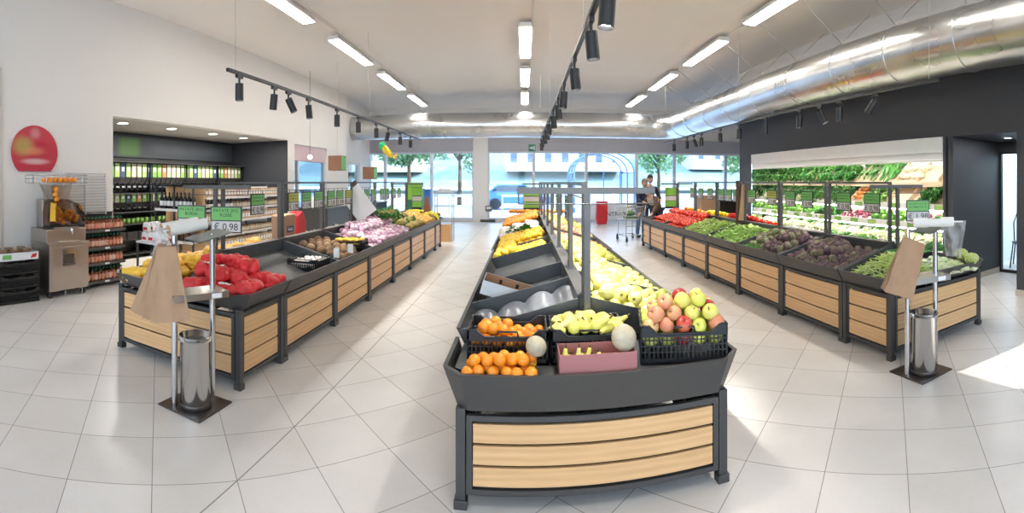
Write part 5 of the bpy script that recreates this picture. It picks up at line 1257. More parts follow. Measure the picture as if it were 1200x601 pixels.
for i, (y, z) in enumerate(((-0.13, 0.74), (-0.145, 0.67), (-0.12, 0.60), (-0.15, 0.53), (-0.10, 0.47), (-0.17, 0.44))):
    joP((-5.64+0.165, 3.60+y, 0.755+z), (0, 0, 0), 1.0, 'orange rolling down the feed of the juicer', 'orange', 'oranges in the juicer feed')
for i in range(14):
    joP((-5.64+0.13+U(0, .03), 3.60+U(-.13, .25), 0.755+0.26+U(0, .22)), (0, 0, 0), 1.0, 'orange inside the clear dome of the juicer', 'orange', 'oranges in the juicer dome')
MB().prism([(-0.26, 0.30), (-0.17, 0.30), (-0.17, 0.54), (-0.24, 0.56)], 0.201, 0.216, 'x').build('yellow_flap', plain('yellow_plastic', (0.72, 0.45, 0.05, 1), 0.4), jm)

# black crates with carton tray, far left
for k in range(3):
    crate('produce_crate', '%s crate of the black crate stack left of the juicer' % ('bottom', 'middle', 'top')[k], (-5.60, 2.86, 0.003+0.187*k), PI/2, 0.60, 0.40, 0.182, holes=True, handle=False)
crate('produce_crate', 'partly visible black crate beside the crate stack', (-5.55, 2.20, 0.003), PI/2, 0.60, 0.40, 0.182, handle=False)
p = root('fruit_carton', 'printed white and green carton tray lying on the black crate stack', 'carton', (-5.60, 2.86, 0.568))
MB().box(-0.19, 0.19, -0.28, 0.28, 0, 0.01).build('box_base', m_card, p)
for a_ in ((-0.195, -0.19, -0.285, 0.285), (0.19, 0.195, -0.285, 0.285), (-0.19, 0.19, -0.285, -0.28), (-0.19, 0.19, 0.28, 0.285)):
    s_ = MB().box(*a_, 0, 0.10).build('box_side', m_wcard, p)
    if a_[0] == 0.19:
        MB().box(0.195, 0.196, -0.25, -0.12, 0.02, 0.08).build('green_print', m_green, s_); MB().prism([(0.16, 0.02), (0.25, 0.03), (0.26, 0.08), (0.19, 0.07)], 0.195, 0.196, 'x').build('red_print', m_red, s_)
cbP = Proto(MB().box(-0.085, 0.085, -0.07, 0.07, 0, 0.085).lathe([(0.05, 0.085), (0.065, 0.12), (0.0, 0.13)], 10).build('small_planted_pot', [plain('pot_brown_tray', (0.25, 0.15, 0.09, 1), 0.8)]))
for x in (-0.09, 0.09):
    for y in (-0.2, -0.02, 0.17): cbP((-5.60+x, 2.86+y, 0.58), (0, 0, 0), 1, 'small brown pack in the printed carton on the crate stack', 'pack', 'packs in the printed carton')

# bottle shelf
p = root('bottle_shelf', 'low shelf unit with four dark shelves of juice bottles beside the juicer', 'shelf unit', (-5.73, 4.40, 0))
MB().box(-0.17, -0.15, -0.41, 0.41, 0, 1.12).build('back_panel', m_black, p)
for y in (-0.41, 0.395): MB().box(-0.15, 0.05, y, y+0.015, 0, 1.0).build('side_panel', m_black, p)
shz = (0.095, 0.364, 0.60, 0.865)
for z in shz:
    s_ = MB().box(-0.15, 0.17, -0.395, 0.395, z-0.02, z).box(0.17, 0.18, -0.41, 0.41, z-0.03, z+0.015).build('shelf', m_frame, p)
    MB().box(0.1805, 0.182, 0.0, 0.09, z-0.022, z+0.006).build('shelf_label', m_paper, s_)
bo = MB().lathe([(0.0, 0), (0.029, 0), (0.031, 0.01), (0.031, 0.12), (0.022, 0.15), (0.012, 0.17), (0.012, 0.178), (0, 0.178)], 12).build('juice_bottle', glass_mat('bottle_plastic', (0.85, 0.72, 0.66, 1), 0.1))
MB().lathe([(0.0315, 0.03), (0.0318, 0.032), (0.0318, 0.105), (0.0315, 0.107)], 12, cap=False).build('label', fruit('peach_label', [(0.0, (0.60, 0.16, 0.08, 1)), (0.5, (0.70, 0.32, 0.20, 1)), (0.95, (0.75, 0.55, 0.45, 1))], 0.5, 30), bo)
MB().lathe([(0.0, 0.178), (0.014, 0.178), (0.014, 0.196), (0, 0.197)], 10).build('cap', plain('green_cap', (0.02, 0.20, 0.08, 1), 0.4), bo)
MB().lathe([(0.0, 0.004), (0.027, 0.004), (0.027, 0.13), (0.0, 0.14)], 10).build('juice', plain('peach_juice', (0.62, 0.25, 0.12, 1), 0.4), bo)
boP = Proto(bo)
for zi, z in enumerate(shz):
    for i in range(11):
        for j in range(2): boP((-5.60-0.075*j, 4.045+0.071*i, z+0.001), (0, 0, 0), (1.0), 'juice bottle with green cap on the %s shelf of the low bottle unit' % ('bottom', 'second', 'third', 'top')[zi], 'bottle', 'juice bottles on the %s shelf' % ('bottom', 'second', 'third', 'top')[zi])

# ------------------------------------------------------------------ alcove: bulk food dispensers
lm = [plain('label_green', (0.20, 0.38, 0.08, 1), 0.5), plain('label_cream', (0.52, 0.50, 0.34, 1), 0.5), plain('label_lime', (0.34, 0.52, 0.14, 1), 0.5), plain('label_navy', (0.04, 0.07, 0.14, 1), 0.5), plain('label_orange', (0.46, 0.22, 0.08, 1), 0.5)]
m_bin = plain('smoked_bin', (0.045, 0.042, 0.04, 1), 0.15)
def dispenser(lab):
    p = root('bulk_dispenser', 'x', 'dispenser')
    MB().prism([(-0.14, 0.30), (0.10, 0.30), (0.10, 0.62), (-0.14, 0.62)][::1], -0.068, 0.068, 'y').prism([(-0.05, 0.16), (0.04, 0.16), (0.10, 0.30), (-0.14, 0.30)], -0.068, 0.068, 'y').build('bin_body', m_bin, p)
    MB().box(0.101, 0.104, -0.060, 0.060, 0.32, 0.60).build('front_label', lab, p)
    MB().box(0.1045, 0.106, -0.03, 0.03, 0.44, 0.52).build('label_print', m_paper, p)
    MB().prism([(-0.03, 0.02), (0.05, 0.04), (0.07, 0.14), (-0.03, 0.16)], -0.05, 0.05, 'y').build('spout', m_black, p)
    MB().cyl((0.05, 0, 0.17), (0.17, 0, 0.20), 0.012, n=8).cbox((0.17, 0, 0.20), (0.03, 0.09, 0.03)).build('lever', m_black, p)
    MB().box(0.072, 0.12, -0.045, 0.045, 0.10, 0.135).build('chrome_lip', m_chrome, p)
    return p
dps = [Proto(dispenser(l)) for l in lm]
for i in range(30):
    rnd_i = [0, 1, 1, 0, 3, 1, 2, 2, 0, 1, 4, 0, 2, 1, 3][(i*7) % 15]
    dps[rnd_i]((-7.40, 5.95+0.153*i, 1.38), (0, 0, 0), 1, 'bulk food dispenser with %s label in the long upper row of the alcove' % ('green', 'cream', 'lime', 'navy', 'orange')[rnd_i], 'dispenser', '%s-labelled dispensers of the upper row' % ('green', 'cream', 'lime', 'navy', 'orange')[rnd_i])
for i in range(14):
    k = [0, 1, 0, 3, 0, 4, 0][i % 7]
    dps[k]((-7.40, 5.95+0.153*i, 0.98), (0, 0, 0), (1, 1, 0.62), 'bulk food dispenser with %s label in the short lower row of the alcove' % ('green', 'cream', 'lime', 'navy', 'orange')[k], 'dispenser', '%s-labelled dispensers of the lower row' % ('green', 'cream', 'lime', 'navy', 'orange')[k])
p = root('dispenser_rack', 'black shelving carrying the dispensers along the back of the alcove', 'shelving', (-7.5, 8.1, 0))
MB().box(-0.15, -0.10, -2.3, 2.45, 0, 2.1).build('back_panel', m_black, p)
for z, y1 in ((2.02, 2.45), (1.36, 2.45), (0.97, -0.1), (0.72, 2.45), (0.40, 2.45), (0.10, 2.45)): MB().box(-0.10, 0.30, -2.3, y1, z-0.015, z).build('shelf', m_steel, p)
for y in (-2.3, -1.1, 0.1, 1.3, 2.42): MB().box(-0.10, 0.25, y, y+0.02, 0, 2.02).build('upright', m_black, p)
gjP = Proto(MB().lathe([(0, 0), (0.05, 0), (0.05, 0.10), (0.04, 0.12), (0, 0.12)], 12).build('green_tub', lm[0]))
for i in range(16): gjP((-7.3, 6.0+0.13*i, 0.722), (0, 0, 0), 1, 'small green tub on the shelf under the lower dispensers', 'tub', 'green tubs in the alcove')
scP = Proto(MB().box(-0.12, 0.12, -0.14, 0.14, 0, 0.16).build('black_bin_box', m_bin, bevel=0.01))
for i in range(12): scP((-7.3, 6.1+0.33*i, 0.402), (0, 0, 0), 1, 'dark scoop bin low in the alcove shelving', 'bin', 'dark scoop bins in the alcove')

# ------------------------------------------------------------------ gondola shelves beside the left island
p = root('grocery_gondola', 'long white grocery shelf unit with jars and bottles between the alcove and the left island', 'shelf unit', (-5.32, 7.35, 0))
MB().box(-0.02, 0.02, -1.25, 1.25, 0, 1.50).build('back_panel', m_rail, p)
gz = (0.15, 0.42, 0.66, 0.90, 1.12, 1.33)
for z in gz:
    for s in (1, -1): MB().box(min(s*0.02, s*0.36), max(s*0.02, s*0.36), -1.25, 1.25, z-0.02, z).box(min(s*0.36, s*0.37), max(s*0.36, s*0.37), -1.25, 1.25, z-0.032, z+0.006).build('shelf', m_rail, p)
for y in (-1.27, -0.42, 0.42, 1.25): MB().box(-0.03, 0.03, y, y+0.02, 0, 1.55).box(0.0, 0.36, y, y+0.012, 0.0, 0.12).build('upright', m_steel, p)
jar = MB().lathe([(0, 0), (0.034, 0), (0.036, 0.01), (0.036, 0.10), (0.028, 0.118), (0, 0.118)], 10).build('jar', plain('jar_brown', (0.30, 0.17, 0.08, 1), 0.3))
MB().lathe([(0.0365, 0.02), (0.037, 0.022), (0.037, 0.085), (0.0365, 0.087)], 10, cap=False).build('label', plain('jar_cream_label', (0.60, 0.52, 0.40, 1), 0.5), jar); MB().lathe([(0, 0.118), (0.031, 0.118), (0.031, 0.135), (0, 0.136)], 10).build('lid', m_black, jar)
jarP = Proto(jar)
box_ = MB().box(-0.035, 0.035, -0.04, 0.04, 0, 0.15).build('carton_pack', fruit('pack_brown', [(0.0, (0.36, 0.20, 0.09, 1)), (0.5, (0.55, 0.38, 0.22, 1)), (0.95, (0.60, 0.50, 0.36, 1))], 0.5, 12)); MB().box(0.0351, 0.036, -0.03, 0.03, 0.04, 0.11).build('label', m_paper, box_)
boxP = Proto(box_)
wi = MB().lathe([(0, 0), (0.034, 0), (0.036, 0.01), (0.036, 0.17), (0.026, 0.20), (0.013, 0.225), (0.013, 0.28), (0, 0.28)], 12).build('wine_bottle', plain('dark_bottle_glass', (0.012, 0.010, 0.010, 1), 0.12)); MB().lathe([(0.0365, 0.05), (0.037, 0.052), (0.037, 0.13), (0.0365, 0.132)], 12, cap=False).build('label', m_paper, wi)
wiP = Proto(wi)
gi = 0
for zi, z in enumerate(gz[1:]):
    n = 27
    for i in range(n):
        y = 6.14+0.092*i
        small = zi in (1, 3)
        if y < 6.95 and zi in (3,): wiP((-5.02, y, z+0.001), (0, 0, 0), (0.9, 0.9, 0.7), 'dark bottle with white label at the near end of the long grocery shelves', 'bottle', 'dark bottles on the long grocery shelves'); continue
        if small: jarP((-5.02, y, z+0.001), (0, 0, 0), 1.0, 'brown jar with cream label on the %s shelf of the long grocery unit' % NTH[zi], 'jar', 'jars on the %s shelf of the grocery unit' % NTH[zi])
        else: boxP((-5.02, y, z+0.001), (0, 0, 0), 1.0, 'small brown pack with pale label on the %s shelf of the long grocery unit' % NTH[zi], 'pack', 'packs on the %s shelf of the grocery unit' % NTH[zi])
p = root('wine_rack', 'dark framed wine rack with wooden back at the end of the grocery shelves', 'rack', (-5.32, 5.82, 0))
for x in (-0.44, 0.0, 0.42): MB().box(x, x+0.025, -0.16, -0.135, 0, 1.55).build('upright', m_steel, p)
MB().box(-0.44, 0.445, -0.16, -0.13, 1.52, 1.55).box(-0.44, 0.445, -0.16, 0.14, 1.525, 1.54).build('top_bar', m_steel, p)
MB().box(-0.44, 0.445, 0.125, 0.14, 0.2, 1.52).build('back_panel', m_wood, p)
for z in (0.20, 0.62, 1.14): MB().box(-0.44, 0.445, -0.13, 0.125, z-0.02, z).box(-0.44, 0.445, -0.165, -0.16, z-0.035, z+0.005).build('shelf', m_rail, p)
for i in range(9): wiP((-5.68+0.09*i, 5.76, 1.141), (0, 0, 0), 1, 'dark wine bottle on the top shelf of the wooden rack', 'bottle', 'wine bottles in the wooden rack')
hm = MB().lathe([(0, 0), (0.05, 0), (0.055, 0.02), (0.055, 0.20), (0.045, 0.26), (0.02, 0.30), (0, 0.30)], 12).build('brown_jar', plain('dark_brown_jar', (0.10, 0.04, 0.02, 1), 0.3)); MB().cyl((0, -0.056, 0.18), (0, -0.053, 0.18), 0.035, n=14).build('round_label', m_pale, hm)
hmP = Proto(hm)
for i in range(7): hmP((-5.66+0.115*i, 5.76, 0.621), (0, 0, 0), 1, 'tall dark brown jar with a round pale label below the wine bottles', 'jar', 'brown jars in the wooden rack')
sk = MB().prism([(-0.08, 0), (0.08, 0), (0.085, 0.10), (0.06, 0.19), (-0.06, 0.19), (-0.085, 0.10)], -0.045, 0.045, 'y').build('white_sack', m_paper, bevel=0.012); MB().box(-0.06, 0.06, -0.047, -0.0455, 0.03, 0.09).build('label', m_red, sk)
skP = Proto(sk)
p = root('low_stand', 'low dark stand in front of the wine rack holding small white sacks', 'stand', (-5.22, 5.25, 0))
MB().box(-0.35, 0.30, -0.2, 0.2, 0.62, 0.65).build('top_board', m_rail, p)
for x in (-0.33, 0.28):
    for y in (-0.18, 0.18): MB().box(x-0.015, x+0.015, y-0.015, y+0.015, 0, 0.62).build('leg', m_steel, p)
for i in range(9):
    for j in (0, 1):
        if j and i % 2: continue
        skP((-5.44+0.15*(i % 4)+0.03*j, 5.14+0.12*(i//4), 0.651+0.155*j), (0, 0, 0), 0.75, 'small white sack with red label on the low stand before the wine rack', 'sack', 'white sacks on the low stand')
# hanging department boxes
m_brownbox = plain('brown_box_side', (0.24, 0.11, 0.06, 1), 0.6)
for (x, y, z, l) in ((-4.5, 10.6, 2.06, 'nearer'), (-4.5, 13.1, 1.86, 'farther')):
    p = root('hanging_box_sign', '%s brown and green box sign hanging over the left aisle' % l, 'sign', (x, y, z), 0.0)
    MB().box(-0.17, 0.17, -0.17, 0.17, -0.18, 0.18).build('box_body', m_brownbox, p, bevel=0.004)
    MB().box(0.1705, 0.174, -0.15, 0.15, -0.16, 0.16).build('green_panel', m_green, p)
    MB().cyl((0, 0, 0.18), (0, 0, CZ-z), 0.004, n=6).build('suspension_wire', m_inox, p)
# inflatable hanging yellow and green thing
p = root('hanging_inflatable', 'yellow inflatable with a green end hanging from the ceiling before the back windows', 'inflatable', (-3.62, 11.8, 2.42))
MB().tube([(-0.05, 0, 0.10), (0.03, 0, 0.0), (0.12, 0, -0.10), (0.22, 0, -0.16)], 0.085, 14, taper=[1, 1.1, .9, .4]).build('yellow_body', plain('yellow_vinyl', (0.75, 0.55, 0.03, 1), 0.25), p)
MB().ball((-0.09, 0, 0.14), 0.10, 14, 9, 0, (1, 1, 1.1)).build('green_end', plain('green_vinyl', (0.01, 0.50, 0.16, 1), 0.25), p)
MB().tube([(0.20, 0, -0.15), (0.27, 0.02, -0.14), (0.33, 0, -0.09)], 0.03, 8).tube([(0.18, 0, -0.14), (0.25, -0.03, -0.20), (0.30, 0, -0.19)], 0.025, 8).build('tail', plain('yellow_vinyl', (0.75, 0.45, 0.1, 1), 0.25), p)
MB().cyl((0, 0, 0.05), (0, 0, CZ-2.42), 0.003, n=5).build('suspension_wire', m_inox, p)
# pendant lamp in the side window
p = root('pendant_lamp', 'small pendant lamp hanging in front of the left wall window', 'pendant lamp', (-5.5, 11.1, 2.26))
MB().ball((0, 0, 0), 0.06, 14, 9).build('bulb', emit_mat('lit_bulb', (1, .9, .85, 1), 6), p); MB().cyl((0, 0, 0.05), (0, 0, CZ-2.26), 0.005, n=6).build('cord', m_black, p)

# ------------------------------------------------------------------ wall fridge on the right
FY0, FY1 = 4.45, 10.68
p = root('wall_fridge', 'long open white refrigerated wall cabinet full of greens under the dark bulkhead', 'refrigerated cabinet', (WR, (FY0+FY1)/2, 0))
HL = (FY1-FY0)/2
m_fr = plain('fridge_white', (0.78, 0.78, 0.77, 1), 0.35, nscale=4, var=0.02)
MB().box(0.98, 1.05, -HL, HL, 0, 2.30).build('back_panel', m_fr, p)
for y in (-HL, HL-0.05): MB().box(-0.02, 0.98, y, y+0.05, 0, 2.30).build('side_panel', m_dark if y < 0 else plain('mirror_end_panel', (0.85, 0.86, 0.86, 1), 0.04, 1.0), p)
MB().box(-0.05, 0.98, -HL+0.05, HL-0.05, 2.26, 2.30).box(-0.05, -0.02, -HL+0.05, HL-0.05, 2.06, 2.26).build('canopy', m_rail, p)
MB().box(0.0, 0.02, -HL+0.05, HL-0.05, 1.95, 2.06).cyl((0.01, -HL+0.05, 1.94), (0.01, HL-0.05, 1.94), 0.022, n=10).cyl((0.03, -HL+0.05, 2.10), (0.03, HL-0.05, 2.10), 0.05, n=14).build('night_blind', m_rail, p)
MB().box(-0.04, 0.98, -HL+0.05, HL-0.05, 0.02, 0.42).build('lower_body', m_fr, p)
MB().box(-0.02, 0.02, -HL+0.05, HL-0.05, 0.42, 0.52).build('front_bumper', m_fr, p)
MB().box(0.15, 0.19, -HL+0.08, HL-0.08, 2.20, 2.24).box(0.30, 0.33, -HL+0.08, HL-0.08, 1.105, 1.12).box(0.18, 0.21, -HL+0.08, HL-0.08, 0.79, 0.805).build('light_strip', m_cool, p)
m_wcrate = wood_mat('crate_pine', (0.60, 0.44, 0.28, 1), (0.76, 0.62, 0.45, 1))
tiers = [(0.95, 1.90, 0.52, 1.55), (0.72, 1.50, 0.28, 1.17), (0.62, 0.98, 0.16, 0.86), (0.60, 0.62, 0.03, 0.54)]
for ti, (xb, zb, xf, zf_) in enumerate(tiers):
    M_ = None; n_div = 12 if ti < 2 else 0
    mm = m_wcrate if ti < 2 else m_fr
    sh = MB().add([(xf, -HL+0.05, zf_-0.03), (xb, -HL+0.05, zb-0.03), (xb, HL-0.05, zb-0.03), (xf, HL-0.05, zf_-0.03), (xf, -HL+0.05, zf_), (xb, -HL+0.05, zb), (xb, HL-0.05, zb), (xf, HL-0.05, zf_)], [(0,3,2,1),(4,5,6,7),(0,1,5,4),(1,2,6,5),(2,3,7,6),(3,0,4,7)]).build('shelf', mm, p)
    MB().box(xf-0.015, xf, -HL+0.05, HL-0.05, zf_-0.04, zf_+0.06).build('price_rail', m_wcrate if ti == 0 else m_rail, p)
    for k in range(n_div+1 if n_div else 0):
        y = -HL+0.07 + (2*HL-0.14)*k/n_div
        MB().add([(xf, y-0.008, zf_), (xb, y-0.008, zb), (xb, y-0.008, zb+0.11), (xf, y-0.008, zf_+0.11), (xf, y+0.008, zf_), (xb, y+0.008, zb), (xb, y+0.008, zb+0.11), (xf, y+0.008, zf_+0.11)], [(0,3,2,1),(4,5,6,7),(0,1,5,4),(1,2,6,5),(2,3,7,6),(3,0,4,7)]).build('divider', m_wcrate, p)
for ti in (1, 2):
    xf, zf_ = tiers[ti][2], tiers[ti][3]
    for k in range(12):
        y = -HL+0.35+k*0.5; MB().box(xf-0.018, xf-0.0152, y-0.11, y+0.11, zf_-0.03, zf_+0.045).build('price_tag', lm[0] if k % 3 else lm[2], p)
def fz(ti, t): xb, zb, xf, zf_ = tiers[ti]; return WR + xf+(xb-xf)*t, zf_+(zb-zf_)*t
fl = {'leafy': Proto(leafy(m_dleaf, 'leafy_greens', 0.13, 18, 1.0, 0.9, 11, None, 0.5)), 'let': Proto(leafy(m_leaf, 'lettuce_head', 0.12, 18, 0.85, 0.9, 12, m_leaf)), 'pale': Proto(leafy(m_pleaf, 'pale_salad_head', 0.11, 16, 1.0, 0.6, 13, m_pleaf)),
      'rad': Proto(leafy(m_radic, 'radicchio_head', 0.075, 14, 0.9, 0.3, 14, m_radic)), 'par': Proto(bunch(m_dleaf, 'parsley_bunch', 15, 22, 0.16, 0.003, 0.07, 0.02, 0.035)), 'cau': Proto(cf), 'leek': Proto(copy_tree(leekP.o)), 'car': Proto(MB().lathe([(0, -0.09), (0.008, -0.07), (0.02, 0.06), (0.012, 0.08), (0, 0.08)], 10).build('carrot', fruit('carrot_skin', [(0, (0.70, 0.18, 0.02, 1)), (0.95, (0.80, 0.32, 0.05, 1))], 0.5))),
      'cab': Proto(MB().ball((0, 0, 0.05), 0.085, 18, 12, 0, (1, 1, .9), lambda d: 1+0.06*noise.noise(d*5)).build('round_cabbage', m_leaf))}
cf2 = copy_tree(cf); fl['cau'] = Proto(cf2); leek2 = fl['leek'].o
def frow(key, ti, y0, y1, dy, ts, label, group, cat, sc=(0.9, 1.15), tilt=-0.9, dz=0.02):
    y = y0
    while y < y1:
        for t in ts:
            x, z = fz(ti, t); fl[key]((x+U(-.02, .02), y+U(-.03, .03), z+dz), (U(-.3, .3), tilt+U(-.3, .3), U(-.5, .5)), U(*sc), label, cat, group)
        y += dy
frow('leafy', 0, 7.35, 10.6, 0.17, (0.25, 0.75), 'dark leafy bunch on the top tier of the fridge', 'leafy bunches on the top fridge tier', 'leafy vegetable')
frow('par', 0, 6.75, 7.25, 0.14, (0.3, 0.75), 'green herb bunch on the top tier between leeks and leafy bunches', 'herb bunches on the top tier', 'herbs', dz=0.05)
frow('leek', 0, 6.20, 6.62, 0.06, (0.3, 0.6), 'dark green leek on the top tier of the fridge', 'leeks on the top fridge tier', 'leek', tilt=-0.7, dz=0.06)
frow('cau', 0, 5.50, 6.1, 0.16, (0.3, 0.75), 'white cauliflower on the top tier of the fridge', 'cauliflowers on the top fridge tier', 'cauliflower', (0.9, 1.1), tilt=-0.3)
frow('cab', 0, 4.62, 4.75, 0.2, (0.5,), 'light green round cabbage at the near end of the top fridge tier', None, 'cabbage')
frow('leafy', 1, 8.0, 10.6, 0.18, (0.25, 0.75), 'dark leafy bunch on the second tier of the fridge', 'leafy bunches on the second fridge tier', 'leafy vegetable')
frow('pale', 1, 8.9, 10.5, 0.3, (0.1,), 'pale salad head at the front of the second fridge tier', 'pale heads on the second fridge tier', 'salad')
frow('leafy', 1, 7.2, 7.9, 0.18, (0.2, 0.5, 0.8), 'dark leafy bunch in the middle of the second fridge tier', 'leafy bunches amid the second fridge tier', 'leafy vegetable')
frow('car', 1, 6.85, 7.1, 0.05, (0.3, 0.5, 0.7), 'orange carrot on the second tier of the fridge', 'carrots in the fridge', 'carrot', tilt=-1.3)
frow('let', 1, 6.2, 6.8, 0.22, (0.3, 0.7), 'light green lettuce beside the carrots on the second tier', 'lettuces beside the carrots', 'lettuce')
frow('leafy', 1, 4.95, 5.25, 0.2, (0.35, 0.7), 'big savoy-like green head near the near end of the second tier', 'green heads at the near end of the second tier', 'leafy vegetable', (1.1, 1.3))
frow('let', 2, 8.2, 10.5, 0.20, (0.3, 0.7), 'lettuce on the third tier of the fridge, far half', 'lettuces on the third fridge tier', 'lettuce')
frow('leafy', 2, 7.5, 8.1, 0.18, (0.3, 0.7), 'dark leafy bunch on the third tier of the fridge', 'leafy bunches on the third fridge tier', 'leafy vegetable')
frow('rad', 2, 6.5, 7.3, 0.15, (0.25, 0.7), 'dark red radicchio on the third tier of the fridge', 'radicchio on the third fridge tier', 'radicchio')
frow('let', 2, 5.7, 6.4, 0.2, (0.3, 0.7), 'bright lettuce next to the radicchio on the third tier', 'lettuces next to the radicchio', 'lettuce')
frow('rad', 2, 5.0, 5.6, 0.15, (0.25, 0.7), 'red and white radicchio nearer than the bright lettuce on the third tier', 'radicchio near the front of the third tier', 'radicchio')
frow('let', 2, 4.6, 4.9, 0.2, (0.3, 0.7), 'lettuce at the near end of the third tier', 'lettuces at the near end of the third tier', 'lettuce')
frow('pale', 3, 4.7, 10.5, 0.22, (0.15, 0.55), 'pale salad head in the bottom deck of the fridge', 'pale salads in the bottom fridge deck', 'salad', tilt=-0.3)
frow('leafy', 3, 4.8, 10.5, 0.55, (0.85,), 'green leafy head at the back of the bottom fridge deck', 'green heads in the bottom fridge deck', 'leafy vegetable', tilt=-0.3)

# ------------------------------------------------------------------ back of the shop
p = root('metal_rack', 'slim metal rack with two shelves beside the far end of the left island', 'rack', (-2.12, 12.3, 0))
for x in (-0.23, 0.23):
    for y in (-0.15, 0.15): MB().box(x-0.012, x+0.012, y-0.012, y+0.012, 0, 1.34).build('upright', m_inox, p)
for z in (0.95, 1.30): MB().box(-0.23, 0.23, -0.15, 0.15, z, z+0.02).build('shelf', m_inox, p)
MB().prism([(-0.23, 1.32), (0.23, 1.32), (0.15, 1.42), (-0.15, 1.42)], -0.01, 0.01, 'y').build('header', m_rail, p)
tag(MB().box(-0.17, 0.17, -0.13, 0.13, 0, 0.46).box(-0.12, 0.0, -0.131, -0.13, 0.1, 0.4).build('wooden_box', m_wood, None, (-2.12, 12.3, 0), bevel=0.005), 'wooden box standing at the foot of the slim metal rack', 'box')
tag(MB().prism([(-0.12, 0), (0.12, 0), (0.03, 0.42), (-0.03, 0.42)], -0.06, 0.06, 'y').build('brown_wedge_sign', m_brownbox, None, (-2.40, 11.35, 0.80)), 'dark brown wedge-shaped sign at the far end of the left island', 'sign')
# pillar socket and base box
p = root('wall_socket_box', 'small grey socket box on the white pillar', 'socket', (-1.40, BY-0.12, 0.52))
MB().box(-0.13, 0.13, -0.05, 0, -0.10, 0.12).build('housing', m_frame, p)
MB().box(-0.09, 0.09, -0.053, -0.05, 0.0, 0.08).build('socket_face', m_rail, p)
tag(MB().box(-0.30, 0.30, -0.10, 0.0, 0, 0.10).build('floor_trunking', m_steel, None, (-1.44, BY-0.12, 0), bevel=0.01), 'dark floor trunking at the foot of the white pillar', 'trunking')
# red shopping baskets
bk = MB(); W_, D_ = 0.21, 0.15
bk.add([(-W_*.8, -D_*.8, 0), (W_*.8, -D_*.8, 0), (W_*.8, D_*.8, 0), (-W_*.8, D_*.8, 0), (-W_, -D_, .24), (W_, -D_, .24), (W_, D_, .24), (-W_, D_, .24), (-W_+.01, -D_+.01, .24), (W_-.01, -D_+.01, .24), (W_-.01, D_-.01, .24), (-W_+.01, D_-.01, .24), (-W_*.8+.01, -D_*.8+.01, .01), (W_*.8-.01, -D_*.8+.01, .01), (W_*.8-.01, D_*.8-.01, .01), (-W_*.8+.01, D_*.8-.01, .01)],
       [(0,3,2,1),(0,1,5,4),(1,2,6,5),(2,3,7,6),(3,0,4,7),(4,5,9,8),(5,6,10,9),(6,7,11,10),(7,4,8,11),(8,9,13,12),(9,10,14,13),(10,11,15,14),(11,8,12,15),(12,13,14,15)])
bko = bk.build('shopping_basket', m_red)
MB().tube([(-W_, 0, .23), (-W_*.9, 0, .30), (W_*.9, 0, .30), (W_, 0, .23)], 0.009, 6).build('basket_handle', m_red, bko)
bkP = Proto(bko)
for k in range(9): bkP((2.88+0.0*k, 17.1, 0.03+0.075*k), (0, 0, 0), 1, 'red plastic shopping basket in the stack by the back window', 'shopping basket', 'stacked red shopping baskets')
p = root('entrance_board', 'low white board with dark lettering behind the red baskets', 'board', (3.75, 18.1, 0.10))
MB().box(-1.15, 1.15, 0, 0.03, 0, 0.62).build('board_panel', plain('board_white', (0.70, 0.74, 0.80, 1), 0.5), p)
text('board_lettering', 'ENTRATE', 0.24, plain('board_ink', (0.01, 0.01, 0.03, 1), 0.5), p, (-0.12, -0.004, 0.21), ext=0.003)
MB().box(0.30, 0.55, -0.004, -0.001, 0.47, 0.53).box(0.60, 0.85, -0.004, -0.001, 0.45, 0.50).build('red_print', m_red, p)
# shopping cart
p = root('shopping_cart', 'chrome wire shopping cart at the far end of the right island', 'shopping cart', (2.86, 12.35, 0), 0.15)
m_cart = plain('cart_chrome', (0.50, 0.50, 0.48, 1), 0.25, 0.9)
mb = MB()
def wire(a, b_, r=0.006): mb.cyl(a, b_, r, n=6)
top = [(-0.27, -0.42, 0.95), (0.27, -0.42, 0.95), (0.24, 0.42, 0.88), (-0.24, 0.42, 0.88)]; bot = [(-0.22, -0.34, 0.60), (0.22, -0.34, 0.60), (0.18, 0.34, 0.58), (-0.18, 0.34, 0.58)]
for i in range(4):
    wire(top[i], top[(i+1) % 4], 0.009); wire(bot[i], bot[(i+1) % 4], 0.008); wire(top[i], bot[i], 0.008)
    for k in range(1, 9):
        t = k/9; A_ = Vector(top[i]).lerp(Vector(top[(i+1) % 4]), t); B_ = Vector(bot[i]).lerp(Vector(bot[(i+1) % 4]), t); wire(A_, B_, 0.0035)
    for k in range(1, 4):
        t = k/4; wire(Vector(top[i]).lerp(Vector(bot[i]), t), Vector(top[(i+1) % 4]).lerp(Vector(bot[(i+1) % 4]), t), 0.0035)
mb.build('wire_basket', m_cart, p)
mb = MB()
for s in (-1, 1):
    mb.tube([(s*0.26, -0.50, 1.02), (s*0.25, -0.38, 0.60), (s*0.25, -0.36, 0.16), (s*0.22, 0.40, 0.14)], 0.012, 8).tube([(s*0.22, 0.36, 0.14), (s*0.20, 0.30, 0.56)], 0.010, 8)
mb.tube([(-0.25, -0.36, 0.18), (0.25, -0.36, 0.18)], 0.010, 8).tube([(-0.22, 0.38, 0.14), (0.22, 0.38, 0.14)], 0.010, 8).tube([(-0.25, -0.37, 0.42), (0.25, -0.37, 0.42)], 0.008, 8)
mb.build('cart_frame', m_cart, p)
MB().tube([(-0.27, -0.50, 1.02), (0.27, -0.50, 1.02)], 0.016, 10).build('push_handle', m_black, p)
